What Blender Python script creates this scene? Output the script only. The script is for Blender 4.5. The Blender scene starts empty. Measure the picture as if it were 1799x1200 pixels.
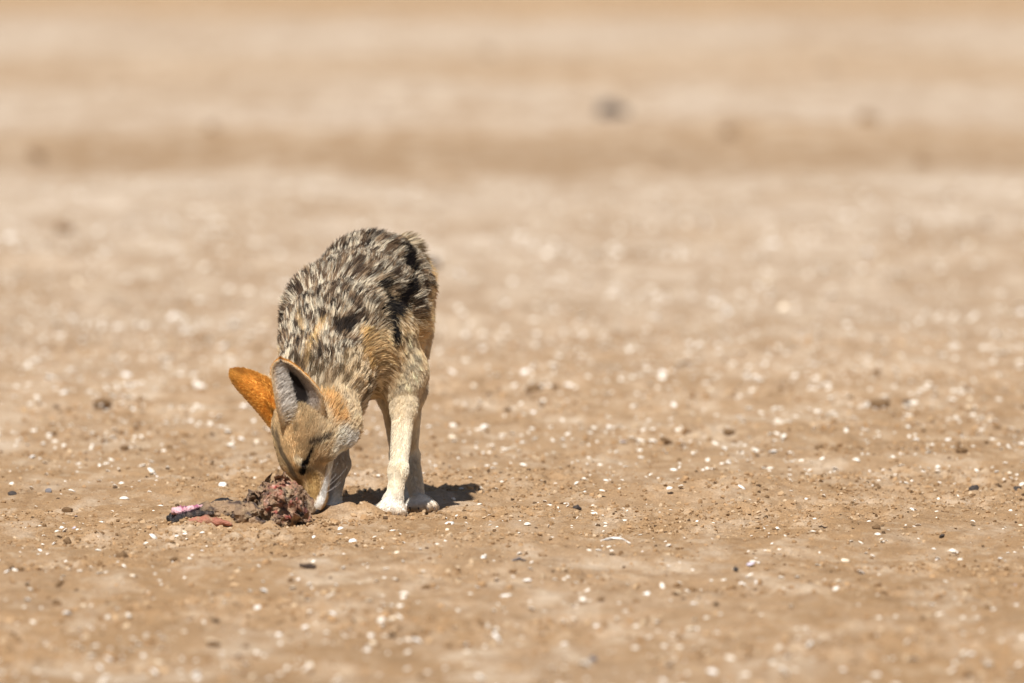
import bpy, math, random
import numpy as np
from mathutils import Vector
from mathutils.bvhtree import BVHTree
from mathutils.kdtree import KDTree

random.seed(4)
RNG = np.random.default_rng(11)
scene = bpy.context.scene
COL = scene.collection

# ------------------------------------------------------------------ camera
CAM_Y, CAM_Z = -18.0, 1.1
LENS = 396.0
PITCH = math.radians(2.614)
FPX = LENS / 36.0 * 1799.0
cam_data = bpy.data.cameras.new('camera')
cam_data.lens = LENS
cam_data.sensor_width = 36.0
cam_data.clip_start = 0.5
cam_data.clip_end = 6000.0
cam_data.dof.use_dof = True
cam_data.dof.focus_distance = 17.98
cam_data.dof.aperture_fstop = 5.6
cam = bpy.data.objects.new('camera', cam_data)
cam.location = (0.0, CAM_Y, CAM_Z)
cam.rotation_euler = (math.radians(90) - PITCH, 0, 0)
COL.objects.link(cam)
scene.camera = cam

# ------------------------------------------------------------------ light
SUN_DIR = Vector((-0.21, -0.72, 1.0)).normalized()       # from the scene towards the sun
SUN_EL = math.asin(SUN_DIR.z)
SUN_AZ = math.atan2(SUN_DIR.x, SUN_DIR.y)                # clockwise from +Y
world = bpy.data.worlds.new('World')
scene.world = world
world.use_nodes = True
wn = world.node_tree.nodes
bg = wn['Background']
sky = wn.new('ShaderNodeTexSky')
sky.sky_type = 'NISHITA'
sky.sun_disc = False
sky.sun_elevation = SUN_EL
sky.sun_rotation = SUN_AZ
world.node_tree.links.new(sky.outputs[0], bg.inputs[0])
bg.inputs[1].default_value = 0.05
sun_data = bpy.data.lights.new('sun', 'SUN')
sun_data.energy = 5.0
sun_data.angle = math.radians(0.53)
sun_data.color = (1.0, 0.965, 0.91)
sun = bpy.data.objects.new('sun', sun_data)
sun.rotation_euler = SUN_DIR.to_track_quat('Z', 'Y').to_euler()
COL.objects.link(sun)
scene.view_settings.view_transform = 'Standard'
scene.view_settings.look = 'None'
scene.view_settings.exposure = 0.32
scene.view_settings.gamma = 1.0
scene.cycles.use_denoising = True
scene.cycles.max_bounces = 6
scene.cycles.transparent_max_bounces = 8
try:
    scene.cycles_curves.shape = 'RIBBONS'
    scene.cycles_curves.subdivisions = 2
except Exception:
    pass

# ------------------------------------------------------------------ pixel helpers (photograph is 1799 x 1200)
SP, CP = math.sin(PITCH), math.cos(PITCH)
def ray(px, py):
    a = (px - 899.5) / FPX
    b = -(py - 600.0) / FPX
    return np.array([a, CP + b * SP, -SP + b * CP])
def P(px, py, Y):
    d = ray(px, py)
    t = (Y - CAM_Y) / d[1]
    return np.array([d[0] * t, Y, CAM_Z + d[2] * t])
PXM = 1096.0

# ------------------------------------------------------------------ noise
def _hash(ix, iy, iz, seed):
    h = (ix.astype(np.int64) * 374761393 + iy.astype(np.int64) * 668265263 + iz.astype(np.int64) * 2147483647 + seed * 1274126177) & 0xffffffff
    h = ((h ^ (h >> 13)) * 1274126177) & 0xffffffff
    h = ((h ^ (h >> 16)) * 2246822519) & 0xffffffff
    return ((h ^ (h >> 15)) & 0xffffff).astype(np.float64) / 0xffffff
def noise3(x, y, z, seed=0):
    x = np.asarray(x, float); y = np.asarray(y, float); z = np.asarray(z, float)
    fx, fy, fz = np.floor(x), np.floor(y), np.floor(z)
    tx, ty, tz = x - fx, y - fy, z - fz
    tx = tx * tx * (3 - 2 * tx); ty = ty * ty * (3 - 2 * ty); tz = tz * tz * (3 - 2 * tz)
    out = 0
    for dx in (0, 1):
        wx = tx if dx else 1 - tx
        for dy in (0, 1):
            wy = ty if dy else 1 - ty
            for dz in (0, 1):
                wz = tz if dz else 1 - tz
                out = out + wx * wy * wz * _hash(fx + dx, fy + dy, fz + dz, seed)
    return out * 2 - 1
def noise2(x, y, seed=0):
    x = np.asarray(x, float); y = np.asarray(y, float)
    fx, fy = np.floor(x), np.floor(y)
    tx, ty = x - fx, y - fy
    tx = tx * tx * (3 - 2 * tx); ty = ty * ty * (3 - 2 * ty)
    z = np.zeros_like(fx)
    a = _hash(fx, fy, z, seed); b = _hash(fx + 1, fy, z, seed)
    c = _hash(fx, fy + 1, z, seed); d = _hash(fx + 1, fy + 1, z, seed)
    return ((a * (1 - tx) + b * tx) * (1 - ty) + (c * (1 - tx) + d * tx) * ty) * 2 - 1
def sstep(a, b, x):
    t = np.clip((x - a) / (b - a), 0, 1)
    return t * t * (3 - 2 * t)

# ------------------------------------------------------------------ materials
def new_mat(name):
    m = bpy.data.materials.new(name)
    m.use_nodes = True
    nt = m.node_tree
    return m, nt, nt.nodes, nt.links, nt.nodes['Principled BSDF']

def math_node(nt, op, a, b=None):
    n = nt.nodes.new('ShaderNodeMath'); n.operation = op
    for k, v in enumerate((a, b)):
        if v is None: continue
        if hasattr(v, 'links') or hasattr(v, 'is_linked'): nt.links.new(v, n.inputs[k])
        else: n.inputs[k].default_value = v
    return n.outputs[0]
def noise_node(nt, vec, scale, detail=3, rough=0.5):
    n = nt.nodes.new('ShaderNodeTexNoise')
    n.inputs['Scale'].default_value = scale
    n.inputs['Detail'].default_value = detail
    n.inputs['Roughness'].default_value = rough
    nt.links.new(vec, n.inputs['Vector'])
    return n.outputs['Fac']
def mapping(nt, vec, scale):
    n = nt.nodes.new('ShaderNodeMapping'); n.inputs['Scale'].default_value = scale
    nt.links.new(vec, n.inputs['Vector'])
    return n.outputs[0]
def mix_col(nt, fac, a, b, blend='MIX'):
    n = nt.nodes.new('ShaderNodeMix'); n.data_type = 'RGBA'; n.blend_type = blend
    for sock, v in ((n.inputs[0], fac), (n.inputs[6], a), (n.inputs[7], b)):
        if hasattr(v, 'is_linked'): nt.links.new(v, sock)
        elif isinstance(v, (int, float)): sock.default_value = v
        else: sock.default_value = (*v, 1) if len(v) == 3 else v
    return n.outputs[2]
def ramp(nt, fac, stops):
    n = nt.nodes.new('ShaderNodeValToRGB')
    e = n.color_ramp.elements
    while len(e) < len(stops): e.new(0.5)
    for k, (p, c) in enumerate(stops):
        e[k].position = p
        e[k].color = (c, c, c, 1) if isinstance(c, float) else (*c, 1)
    nt.links.new(fac, n.inputs[0])
    return n.outputs[0]

def row_to_Y(py):                       # ground distance of a picture row
    d = ray(899.5, py)
    return CAM_Y + d[1] * (-CAM_Z / d[2])

def sand_material():
    m, nt, N, L, b = new_mat('sand')
    tc = N.new('ShaderNodeTexCoord').outputs['Object']
    sep = N.new('ShaderNodeSeparateXYZ'); L.new(tc, sep.inputs[0])
    wob = noise_node(nt, mapping(nt, tc, (0.55, 0.10, 1)), 1.0, 4)
    wob2 = noise_node(nt, mapping(nt, tc, (2.2, 0.5, 1)), 1.0, 3)
    far = math_node(nt, 'ADD', math_node(nt, 'MULTIPLY', sep.outputs[1], 0.28), 0.8)
    w12 = math_node(nt, 'ADD', math_node(nt, 'SUBTRACT', wob, 0.5), math_node(nt, 'MULTIPLY', math_node(nt, 'SUBTRACT', wob2, 0.5), 0.4))
    y = math_node(nt, 'ADD', sep.outputs[1], math_node(nt, 'MULTIPLY', w12, far))
    lo, hi = -5.0, 130.0
    fac = math_node(nt, 'DIVIDE', math_node(nt, 'SUBTRACT', y, lo), hi - lo)
    near = (0.345, 0.215, 0.112); mid = (0.41, 0.275, 0.16)
    pale = (0.55, 0.445, 0.345); pink = (0.535, 0.43, 0.335); brown = (0.34, 0.23, 0.14); warm = (0.45, 0.295, 0.165)
    rows = [(1200, near), (900, (0.36, 0.225, 0.118)), (800, (0.385, 0.25, 0.138)), (690, (0.43, 0.29, 0.175)), (560, (0.46, 0.345, 0.245)), (430, (0.52, 0.41, 0.31)),
            (318, pale), (302, (0.33, 0.22, 0.13)), (270, brown), (232, (0.41, 0.28, 0.17)), (208, pink), (160, pale), (132, (0.46, 0.315, 0.195)), (110, (0.49, 0.355, 0.235)),
            (75, pale), (45, pink), (24, warm), (-60, warm), (-160, pale)]
    stops = sorted(((row_to_Y(r) - lo) / (hi - lo), c) for r, c in rows)
    col = ramp(nt, fac, stops)
    p4 = noise_node(nt, mapping(nt, tc, (0.8, 0.16, 1)), 1.0, 5, 0.6)
    col = mix_col(nt, ramp(nt, p4, [(0.40, 0.5), (0.50, 0.0)]), col, (0.40, 0.275, 0.17))
    col = mix_col(nt, ramp(nt, p4, [(0.54, 0.0), (0.70, 0.30)]), col, (0.60, 0.48, 0.365))
    p5 = noise_node(nt, mapping(nt, tc, (9, 2.0, 9)), 1.0, 5, 0.65)
    col = mix_col(nt, ramp(nt, p5, [(0.36, 0.5), (0.50, 0.0)]), col, (0.30, 0.19, 0.10))
    col = mix_col(nt, ramp(nt, p5, [(0.50, 0.0), (0.66, 0.55)]), col, (0.62, 0.51, 0.39))
    # damp and crumbly darker patches, streaked across
    p1 = noise_node(nt, mapping(nt, tc, (2.2, 1.3, 1)), 1.0, 5, 0.6)
    col = mix_col(nt, ramp(nt, p1, [(0.42, 0.0), (0.68, 0.55)]), col, (0.29, 0.175, 0.085))
    p2 = noise_node(nt, mapping(nt, tc, (16, 6, 30)), 1.0, 5, 0.65)
    col = mix_col(nt, ramp(nt, p2, [(0.5, 0.0), (0.70, 0.65)]), col, (0.22, 0.13, 0.062))
    p3 = noise_node(nt, mapping(nt, tc, (22, 7, 40)), 1.7, 4, 0.6)
    col = mix_col(nt, ramp(nt, p3, [(0.52, 0.0), (0.75, 0.45)]), col, (0.60, 0.47, 0.33))
    g = noise_node(nt, mapping(nt, tc, (1, 0.4, 1)), 330.0, 3, 0.7)
    col = mix_col(nt, 0.85, col, ramp(nt, g, [(0.25, (0.35, 0.33, 0.31)), (0.5, (0.5, 0.5, 0.5)), (0.78, (0.72, 0.70, 0.67))]), 'OVERLAY')
    L.new(col, b.inputs['Base Color'])
    b.inputs['Roughness'].default_value = 0.95
    b.inputs['Specular IOR Level'].default_value = 0.15
    bump = N.new('ShaderNodeBump'); bump.inputs['Strength'].default_value = 0.9; bump.inputs['Distance'].default_value = 0.004
    h = math_node(nt, 'ADD', math_node(nt, 'MULTIPLY', g, 0.35), noise_node(nt, tc, 130.0, 5, 0.65))
    L.new(h, bump.inputs['Height']); L.new(bump.outputs[0], b.inputs['Normal'])
    return m
SAND = sand_material()

def attr_material(name, rough=0.8, spec=0.2, bump_scale=None, bump_dist=0.002, sss=0.0, transl=0.0):
    m, nt, N, L, b = new_mat(name)
    a = N.new('ShaderNodeAttribute'); a.attribute_name = 'col'
    L.new(a.outputs['Color'], b.inputs['Base Color'])
    b.inputs['Roughness'].default_value = rough
    b.inputs['Specular IOR Level'].default_value = spec
    if bump_scale:
        tc = N.new('ShaderNodeTexCoord').outputs['Object']
        bump = N.new('ShaderNodeBump'); bump.inputs['Distance'].default_value = bump_dist
        L.new(noise_node(nt, tc, bump_scale, 5, 0.65), bump.inputs['Height'])
        L.new(bump.outputs[0], b.inputs['Normal'])
    if transl:
        t = N.new('ShaderNodeBsdfTranslucent'); L.new(a.outputs['Color'], t.inputs[0])
        mx = N.new('ShaderNodeMixShader'); mx.inputs[0].default_value = transl
        L.new(b.outputs[0], mx.inputs[1]); L.new(t.outputs[0], mx.inputs[2])
        L.new(mx.outputs[0], N['Material Output'].inputs[0])
    return m
SKIN = attr_material('animal_skin', 0.85, 0.15)
FUR = attr_material('animal_fur', 0.55, 0.25, transl=0.30)
FLESH = attr_material('raw_flesh', 0.4, 0.5, 260.0, 0.004)

def plain(name, col, rough=0.7, spec=0.3, var=0.0, scale=120.0):
    m, nt, N, L, b = new_mat(name)
    if var:
        tc = N.new('ShaderNodeTexCoord').outputs['Object']
        oi = N.new('ShaderNodeObjectInfo')
        n = noise_node(nt, tc, scale, 4, 0.6)
        c = mix_col(nt, ramp(nt, n, [(0.35, 0.0), (0.7, 1.0)]), tuple(min(1, k * (1 + var)) for k in col), tuple(k * (1 - var) for k in col))
        c = mix_col(nt, math_node(nt, 'MULTIPLY', oi.outputs['Random'], 0.35), c, tuple(k * (0.75 if i < 1 else 0.68 if i < 2 else 0.58) for i, k in enumerate(col)))
        L.new(c, b.inputs['Base Color'])
    else:
        b.inputs['Base Color'].default_value = (*col, 1)
    b.inputs['Roughness'].default_value = rough
    b.inputs['Specular IOR Level'].default_value = spec
    return m
SHELL_WHITE = plain('white_shell', (0.86, 0.82, 0.76), 0.4, 0.45, 0.12)
SHELL_CREAM = plain('cream_shell', (0.80, 0.68, 0.52), 0.5, 0.4, 0.12)
SHELL_LILAC = plain('lilac_shell', (0.55, 0.49, 0.56), 0.45, 0.4, 0.2)
STONE_DARK = plain('dark_stone', (0.055, 0.045, 0.04), 0.75, 0.3, 0.35)
STONE_GREY = plain('grey_stone', (0.17, 0.16, 0.17), 0.7, 0.3, 0.3)
CLOD_BROWN = plain('damp_clod', (0.17, 0.105, 0.055), 0.9, 0.15, 0.35)
WEED = plain('dried_seaweed', (0.05, 0.032, 0.022), 0.7, 0.3, 0.4)

# ------------------------------------------------------------------ object helpers
def mesh_obj(name, verts, faces, mat, parent=None, smooth=True, col=None):
    me = bpy.data.meshes.new(name)
    me.from_pydata([tuple(map(float, v)) for v in verts] if len(verts) < 5000 else np.asarray(verts, float).tolist(), [], faces if isinstance(faces, list) else faces.tolist())
    if smooth: me.polygons.foreach_set('use_smooth', np.ones(len(me.polygons), bool))
    if col is not None:
        a = me.color_attributes.new('col', 'FLOAT_COLOR', 'POINT')
        a.data.foreach_set('color', np.concatenate([col, np.ones((len(col), 1))], 1).astype(np.float32).ravel())
    me.materials.append(mat)
    o = bpy.data.objects.new(name, me)
    COL.objects.link(o)
    if parent is not None: o.parent = parent
    return o
def empty(name, loc):
    o = bpy.data.objects.new(name, None); o.location = loc; o.empty_display_size = 0.05
    COL.objects.link(o)
    return o
def tag(o, label=None, cat=None, group=None, kind=None):
    if label: o['label'] = label
    if cat: o['category'] = cat
    if group: o['group'] = group
    if kind: o['kind'] = kind
    return o
def under(o, root):                       # parent a world-space mesh to a thing whose Empty stands at its base
    o.parent = root
    if not root.parent: o.matrix_parent_inverse = root.matrix_basis.inverted()   # parts are built in world space
    return o

# ------------------------------------------------------------------ the ground
BUMPS = []      # (x, y, rx, ry, height)
def bump_px(px, py, Yguess, rx, ry, h):
    p = P(px, py, Yguess); BUMPS.append((p[0], Yguess, rx, ry, h))
bump_px(590, 905, -0.10, 0.045, 0.035, 0.017)      # sand scraped up before the forepaws
bump_px(630, 903, -0.10, 0.04, 0.03, 0.013)
bump_px(668, 905, -0.12, 0.04, 0.03, 0.008)
bump_px(560, 915, -0.16, 0.04, 0.03, 0.008)
bump_px(420, 925, -0.27, 0.07, 0.03, 0.009)
bump_px(350, 925, -0.28, 0.05, 0.03, 0.008)
bump_px(735, 905, 0.08, 0.06, 0.06, -0.010)         # hollow under the hind paw
bump_px(1290, 850, 0.55, 0.10, 0.16, 0.018)
bump_px(1420, 845, 0.6, 0.12, 0.12, 0.014)
bump_px(1150, 850, 0.5, 0.12, 0.12, 0.010)
bump_px(1370, 900, 0.1, 0.16, 0.12, 0.012)
bump_px(250, 905, 0.0, 0.14, 0.12, 0.010)
bump_px(780, 865, 0.42, 0.06, 0.05, 0.014)
bump_px(640, 870, 0.36, 0.04, 0.04, 0.010)
def height(x, y):
    x = np.asarray(x, float); y = np.asarray(y, float)
    r = np.hypot(x, (y - 2) * 0.25)
    nearw = 1 - sstep(2.0, 6.0, np.abs(y) * 0.35 + np.abs(x) * 0.4)
    h = 0.010 * noise2(x * 1.3, y * 1.1, 3) + 0.006 * noise2(x * 3.7, y * 4.1, 4)
    h = h + 0.03 * noise2(x * 0.14, y * 0.2, 5) * sstep(4, 12, y)
    away = np.maximum(sstep(0.9, 3.5, y), sstep(-0.7, -2.0, y) * 0.6)
    h = h + away * (0.016 * noise2(x * 0.9, y * 0.8, 15) + 0.013 * noise2(x * 2.3, y * 1.9, 16) + 0.006 * noise2(x * 6.0, y * 5.0, 17) * (1 - sstep(8, 20, y)))
    h = h + 0.4 * noise2(x * 0.012, y * 0.012, 6) * sstep(60, 300, np.hypot(x, y))
    crumb = sstep(-0.05, 0.55, noise2(x * 2.6 + 3.1, y * 3.3, 7) + 0.35 * noise2(x * 9, y * 9, 8))
    h = h + nearw * (0.0048 * noise2(x * 14, y * 12, 9) + (0.0018 + 0.0045 * crumb) * noise2(x * 42, y * 34, 10)
                     + (0.0010 + 0.0036 * crumb) * noise2(x * 95, y * 70, 12))
    for bx, by, rx, ry, bh in BUMPS:
        w = np.exp(-(((x - bx) / rx) ** 2 + ((y - by) / ry) ** 2))
        h = h + bh * w * (1 + 0.35 * noise2(x * 60, y * 50, 13))
    # the trodden place round the paws and the meat stays level
    flat = np.exp(-(((x + 0.3) / 0.28) ** 2 + ((y + 0.02) / 0.35) ** 2))
    lowf = 0.010 * noise2(x * 1.3, y * 1.1, 3) + 0.006 * noise2(x * 3.7, y * 4.1, 4)
    return h - lowf * np.clip(flat * 1.6, 0, 1)

def axis(parts):
    out = [parts[0][0]]
    for a, b, s in parts:
        n = max(1, int(round((b - a) / s)))
        out += list(np.linspace(a, b, n + 1)[1:])
    return np.array(out)
def grow(a, b, s0, f):
    out = [a]; s = s0
    while out[-1] < b:
        out.append(out[-1] + s); s *= f
    return np.array(out[1:])
xin = np.arange(-1.0, 1.0001, 0.005)
xo = grow(1.0, 2600, 0.008, 1.09)
GX = np.concatenate([-xo[::-1], xin, xo])
yin = axis([(-3.2, -1.3, 0.014), (-1.3, 1.6, 0.0075), (1.6, 6.0, 0.025), (6.0, 26.0, 0.10)])
GY = np.concatenate([(-3.2 - grow(0, 400, 0.03, 1.25))[::-1], yin, grow(26.0, 4000, 0.15, 1.15)])
mx, my = np.meshgrid(GX, GY)
mz = height(mx, my)
nx, ny = len(GX), len(GY)
gv = np.stack([mx.ravel(), my.ravel(), mz.ravel()], 1).astype(np.float32)
ii = (np.arange(ny - 1)[:, None] * nx + np.arange(nx - 1)[None, :]).ravel()
gf = np.stack([ii, ii + 1, ii + nx + 1, ii + nx], 1).astype(np.int32)
gm = bpy.data.meshes.new('sand_ground')
gm.vertices.add(len(gv)); gm.vertices.foreach_set('co', gv.ravel())
gm.loops.add(gf.size); gm.loops.foreach_set('vertex_index', gf.ravel())
gm.polygons.add(len(gf)); gm.polygons.foreach_set('loop_start', np.arange(0, gf.size, 4, dtype=np.int32))
gm.polygons.foreach_set('use_smooth', np.ones(len(gf), bool))
gm.update(calc_edges=True)
gm.materials.append(SAND)
ground = bpy.data.objects.new('sand_ground', gm); COL.objects.link(ground)
tag(ground, 'flat sandy ground strewn with broken shells', 'ground', kind='structure')

def G(px, py):                            # where the ray of a picture point meets the ground
    px = np.asarray(px, float); py = np.asarray(py, float)
    a, b = (px - 899.5) / FPX, -(py - 600.0) / FPX
    dx, dy, dz = a, CP + b * SP, -SP + b * CP
    t = -CAM_Z / dz
    for _ in range(6): t = (height(dx * t, CAM_Y + dy * t) - CAM_Z) / dz
    return np.stack([dx * t, CAM_Y + dy * t, CAM_Z + dz * t], -1)

# ------------------------------------------------------------------ implicit surfaces
def seg_d(p, a, b, ra, rb):
    ab = b - a
    t = np.clip(((p - a) @ ab) / max(ab @ ab, 1e-9), 0, 1)
    return np.sqrt((((p - a) - t[..., None] * ab) ** 2).sum(-1)) - (ra + (rb - ra) * t)
def ell_d(p, c, axes, r):
    q = (p - c) @ np.array(axes).T
    k0 = np.sqrt(((q / r) ** 2).sum(-1)); k1 = np.sqrt(((q / (np.array(r) ** 2)) ** 2).sum(-1))
    return k0 * (k0 - 1) / np.maximum(k1, 1e-6)
def smin(a, b, k):
    h = np.maximum(k - np.abs(a - b), 0) / k
    return np.minimum(a, b) - h * h * k * 0.25
def prim_d(pr, p):
    if pr['t'] == 'seg': return seg_d(p, pr['a'], pr['b'], pr['ra'], pr['rb'])
    return ell_d(p, pr['a'], pr['axes'], pr['r'])
def prim_box(pr):
    if pr['t'] == 'seg':
        r = max(pr['ra'], pr['rb'])
        return np.minimum(pr['a'], pr['b']) - r, np.maximum(pr['a'], pr['b']) + r
    return pr['a'] - max(pr['r']), pr['a'] + max(pr['r'])
def field(prims, p):
    F = None
    for pr in prims:
        d = prim_d(pr, p)
        F = d if F is None else smin(F, d, pr['k'])
    return F
def build_grid(prims, h, pad=0.03, post=None):
    lo = np.min([prim_box(q)[0] for q in prims], 0) - pad; hi = np.max([prim_box(q)[1] for q in prims], 0) + pad
    n = np.ceil((hi - lo) / h).astype(int) + 1
    X, Y, Z = [lo[k] + h * np.arange(n[k]) for k in range(3)]
    F = np.full(tuple(n), 1.0)
    for pr in prims:
        bl, bh = prim_box(pr)
        m = 0.05
        s = [slice(max(0, int((bl[k] - m - lo[k]) / h)), min(n[k], int((bh[k] + m - lo[k]) / h) + 2)) for k in range(3)]
        g = np.stack(np.meshgrid(X[s[0]], Y[s[1]], Z[s[2]], indexing='ij'), -1)
        F[tuple(s)] = smin(F[tuple(s)], prim_d(pr, g), pr['k'])
    if post is not None:
        g = np.stack(np.meshgrid(X, Y, Z, indexing='ij'), -1)
        near = np.abs(F) < 0.035
        F[near] = post(g[near], F[near])
    return F, lo
def surface_nets(F, lo, h):
    S = F < 0
    nX, nY, nZ = F.shape
    c = np.zeros((nX - 1, nY - 1, nZ - 1, 3)); cnt = np.zeros((nX - 1, nY - 1, nZ - 1))
    def sub(A, d): return A[d[0]:d[0] + nX - 1, d[1]:d[1] + nY - 1, d[2]:d[2] + nZ - 1]
    for ax in range(3):
        o1, o2 = [k for k in range(3) if k != ax]
        for u in (0, 1):
            for v in (0, 1):
                d0 = [0, 0, 0]; d0[o1] = u; d0[o2] = v
                d1 = list(d0); d1[ax] = 1
                f0, f1 = sub(F, d0), sub(F, d1)
                m = (f0 < 0) != (f1 < 0)
                t = np.where(m, f0 / np.where(m, f0 - f1, 1), 0)
                cnt += m
                for k in range(3):
                    c[..., k] += m * (d0[k] if k != ax else t)
    has = cnt > 0
    idx = -np.ones(has.shape, np.int64); idx[has] = np.arange(has.sum())
    cell = np.argwhere(has)
    V = (cell + c[has] / cnt[has][:, None]) * h + lo
    quads = []
    for ax in range(3):
        o1, o2 = [(1, 2), (2, 0), (0, 1)][ax]
        sl0 = [slice(None)] * 3; sl1 = [slice(None)] * 3
        sl0[ax] = slice(0, -1); sl1[ax] = slice(1, None)
        for k in (o1, o2):
            sl0[k] = slice(1, -1); sl1[k] = slice(1, -1)
        a, b = S[tuple(sl0)], S[tuple(sl1)]
        for m, flip in ((a & ~b, False), (~a & b, True)):
            e = np.argwhere(m)
            if not len(e): continue
            base = e.copy(); base[:, o1] += 1; base[:, o2] += 1
            def ci(d1, d2):
                q = base.copy(); q[:, o1] -= d1; q[:, o2] -= d2
                return idx[q[:, 0], q[:, 1], q[:, 2]]
            q = np.stack([ci(1, 1), ci(0, 1), ci(0, 0), ci(1, 0)], 1)
            quads.append(q[:, ::-1] if flip else q)
    return V, np.concatenate(quads)

def seg(a, b, ra, rb, k=0.03, **kw):
    return dict(t='seg', a=np.array(a, float), b=np.array(b, float), ra=ra, rb=rb, k=k, **kw)
def ell(c, axes, r, k=0.02, **kw):
    return dict(t='ell', a=np.array(c, float), b=np.array(c, float), axes=axes, r=np.array(r, float), k=k, **kw)
def unit(v):
    v = np.array(v, float); return v / np.linalg.norm(v)

# ------------------------------------------------------------------ the jackal
def J(x, y, Y): return P(x, y, Y)
R = lambda px: px / PXM
# trunk: chest, ribs, loin, pelvis
tail_dir = unit(J(690, 470, .34) - J(590, 610, .05))
flow_trunk = unit(tail_dir + np.array([0.05, 0.0, -0.25]))
down = np.array([0., 0., -1.])
prims = []
def add(pr): prims.append(pr); return pr
add(seg(J(602, 606, .05), J(638, 564, .15), R(84), R(88), 0.04, flow=flow_trunk, reg='trunk'))
add(seg(J(636, 562, .15), J(656, 516, .28), R(88), R(78), 0.04, flow=unit(tail_dir + [0.15, 0, -0.1]), reg='trunk'))
add(seg(J(656, 516, .28), J(664, 504, .34), R(78), R(72), 0.04, flow=unit([0.7, 0.5, -0.35]), reg='trunk'))
add(seg(J(566, 612, .10), J(583, 562, .15), R(60), R(61), 0.04, flow=flow_trunk, reg='trunk'))
add(seg(J(583, 562, .15), J(640, 513, .25), R(61), R(69), 0.04, flow=flow_trunk, reg='trunk'))
add(seg(J(655, 640, .05), J(668, 620, .20), R(44), R(50), 0.03, flow=unit([0.4, 0.4, -0.5]), reg='belly'))
add(seg(J(702, 452, .36), J(722, 484, .43), R(24), R(15), 0.02, flow=unit([0.5, 0.5, -0.8]), reg='tail'))
add(seg(J(722, 484, .43), J(704, 620, .47), R(18), R(18), 0.02, flow=down, reg='tail'))
add(seg(J(708, 620, .47), J(710, 730, .46), R(18), R(8), 0.02, flow=down, reg='tail'))
# neck
add(seg(J(592, 606, .03), J(560, 686, -.045), R(80), R(66), 0.04, flow=unit(J(600, 560, .12) - J(555, 690, -.05)), reg='neck'))
add(seg(J(563, 690, -.04), J(556, 742, -.085), R(66), R(54), 0.03, flow=unit(J(600, 590, .06) - J(550, 740, -.09)), reg='neck'))
# left foreleg (the sunlit one)
add(seg(J(680, 585, .03), J(710, 655, .045), R(46), R(32), 0.04, flow=unit([0.25, 0.1, -1]), reg='shoulder'))
add(seg(J(710, 652, .045), J(710, 715, .03), R(31), R(19.5), 0.03, flow=unit([0.0, 0.1, -1]), reg='upperarm'))
add(seg(J(710, 710, .03), J(700, 826, -.01), R(19), R(14), 0.015, flow=unit([-0.1, 0.0, -1]), reg='foreleg'))
add(seg(J(700, 826, -.01), J(693, 878, -.025), R(14), R(13.5), 0.012, flow=unit([-0.1, -0.1, -1]), reg='foreleg'))
# right foreleg (behind the muzzle)
add(seg(J(565, 640, .12), J(590, 722, .10), R(46), R(22), 0.03, flow=down, reg='shoulder'))
add(seg(J(590, 722, .10), J(598, 815, .05), R(20), R(14), 0.015, flow=down, reg='foreleg2'))
add(seg(J(598, 815, .05), J(585, 874, .03), R(14), R(12), 0.012, flow=down, reg='foreleg2'))
# left hind leg
add(seg(J(686, 532, .28), J(698, 584, .25), R(46), R(44), 0.03, flow=unit([0.25, 0.15, -1]), reg='thigh'))
add(seg(J(700, 584, .25), J(718, 682, .18), R(44), R(24), 0.03, flow=unit([0.15, 0.0, -1]), reg='thigh'))
add(seg(J(718, 682, .18), J(720, 800, .22), R(24), R(12.5), 0.02, flow=unit([0, 0.3, -1]), reg='hindleg'))
add(seg(J(722, 800, .22), J(734, 880, .13), R(12.5), R(12.5), 0.012, flow=unit([0.1, -0.3, -1]), reg='hindleg'))
# right hind leg
add(seg(J(640, 540, .36), J(650, 600, .36), R(48), R(42), 0.03, flow=down, reg='thigh'))
add(seg(J(650, 600, .36), J(690, 690, .29), R(40), R(22), 0.03, flow=down, reg='thigh'))
add(seg(J(690, 690, .29), J(700, 800, .33), R(22), R(12), 0.02, flow=down, reg='hindleg'))
add(seg(J(700, 800, .33), J(704, 872, .24), R(12), R(12), 0.012, flow=down, reg='hindleg'))
# paws: pad, toes
FOOT = []
def paw(cx, cy, Y, dirx, diry, reg, s=1.0, side=1, splay=1.0):
    c = J(cx, cy, Y)
    g = float(height(c[0], c[1]))
    f = unit([dirx, diry, 0]); l = np.array([-f[1], f[0], 0])
    base = np.array([c[0], c[1], g + 0.0080 * s])
    add(seg(c, base + f * 0.006 * s + [0, 0, 0.004], 0.0125 * s, 0.014 * s, 0.014, flow=unit(f - [0, 0, 0.4]), reg=reg))
    for q, (lat, fw, r) in enumerate(((-0.0175, 0.015, 0.0082), (-0.0065, 0.026, 0.0088), (0.0065, 0.026, 0.0088), (0.0175, 0.015, 0.0082))):
        t0 = base + l * lat * 0.7 * s + [0, 0, 0.003]
        t1 = base + f * fw * s + l * lat * splay * s - [0, 0, 0.0025]
        add(seg(t0, t1, 0.0095 * s, r * s, 0.006, flow=f, reg=reg))
        FOOT.append((t1, f, s))
paw(688, 882, -.030, -0.45, -0.89, 'paw', 1.08, splay=1.4)
paw(583, 880, .025, -0.4, -0.9, 'paw', 0.95)
paw(738, 884, .120, 0.15, -0.98, 'paw', 0.95, splay=1.2)
paw(706, 876, .235, -0.2, -0.97, 'paw', 0.95)
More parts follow.
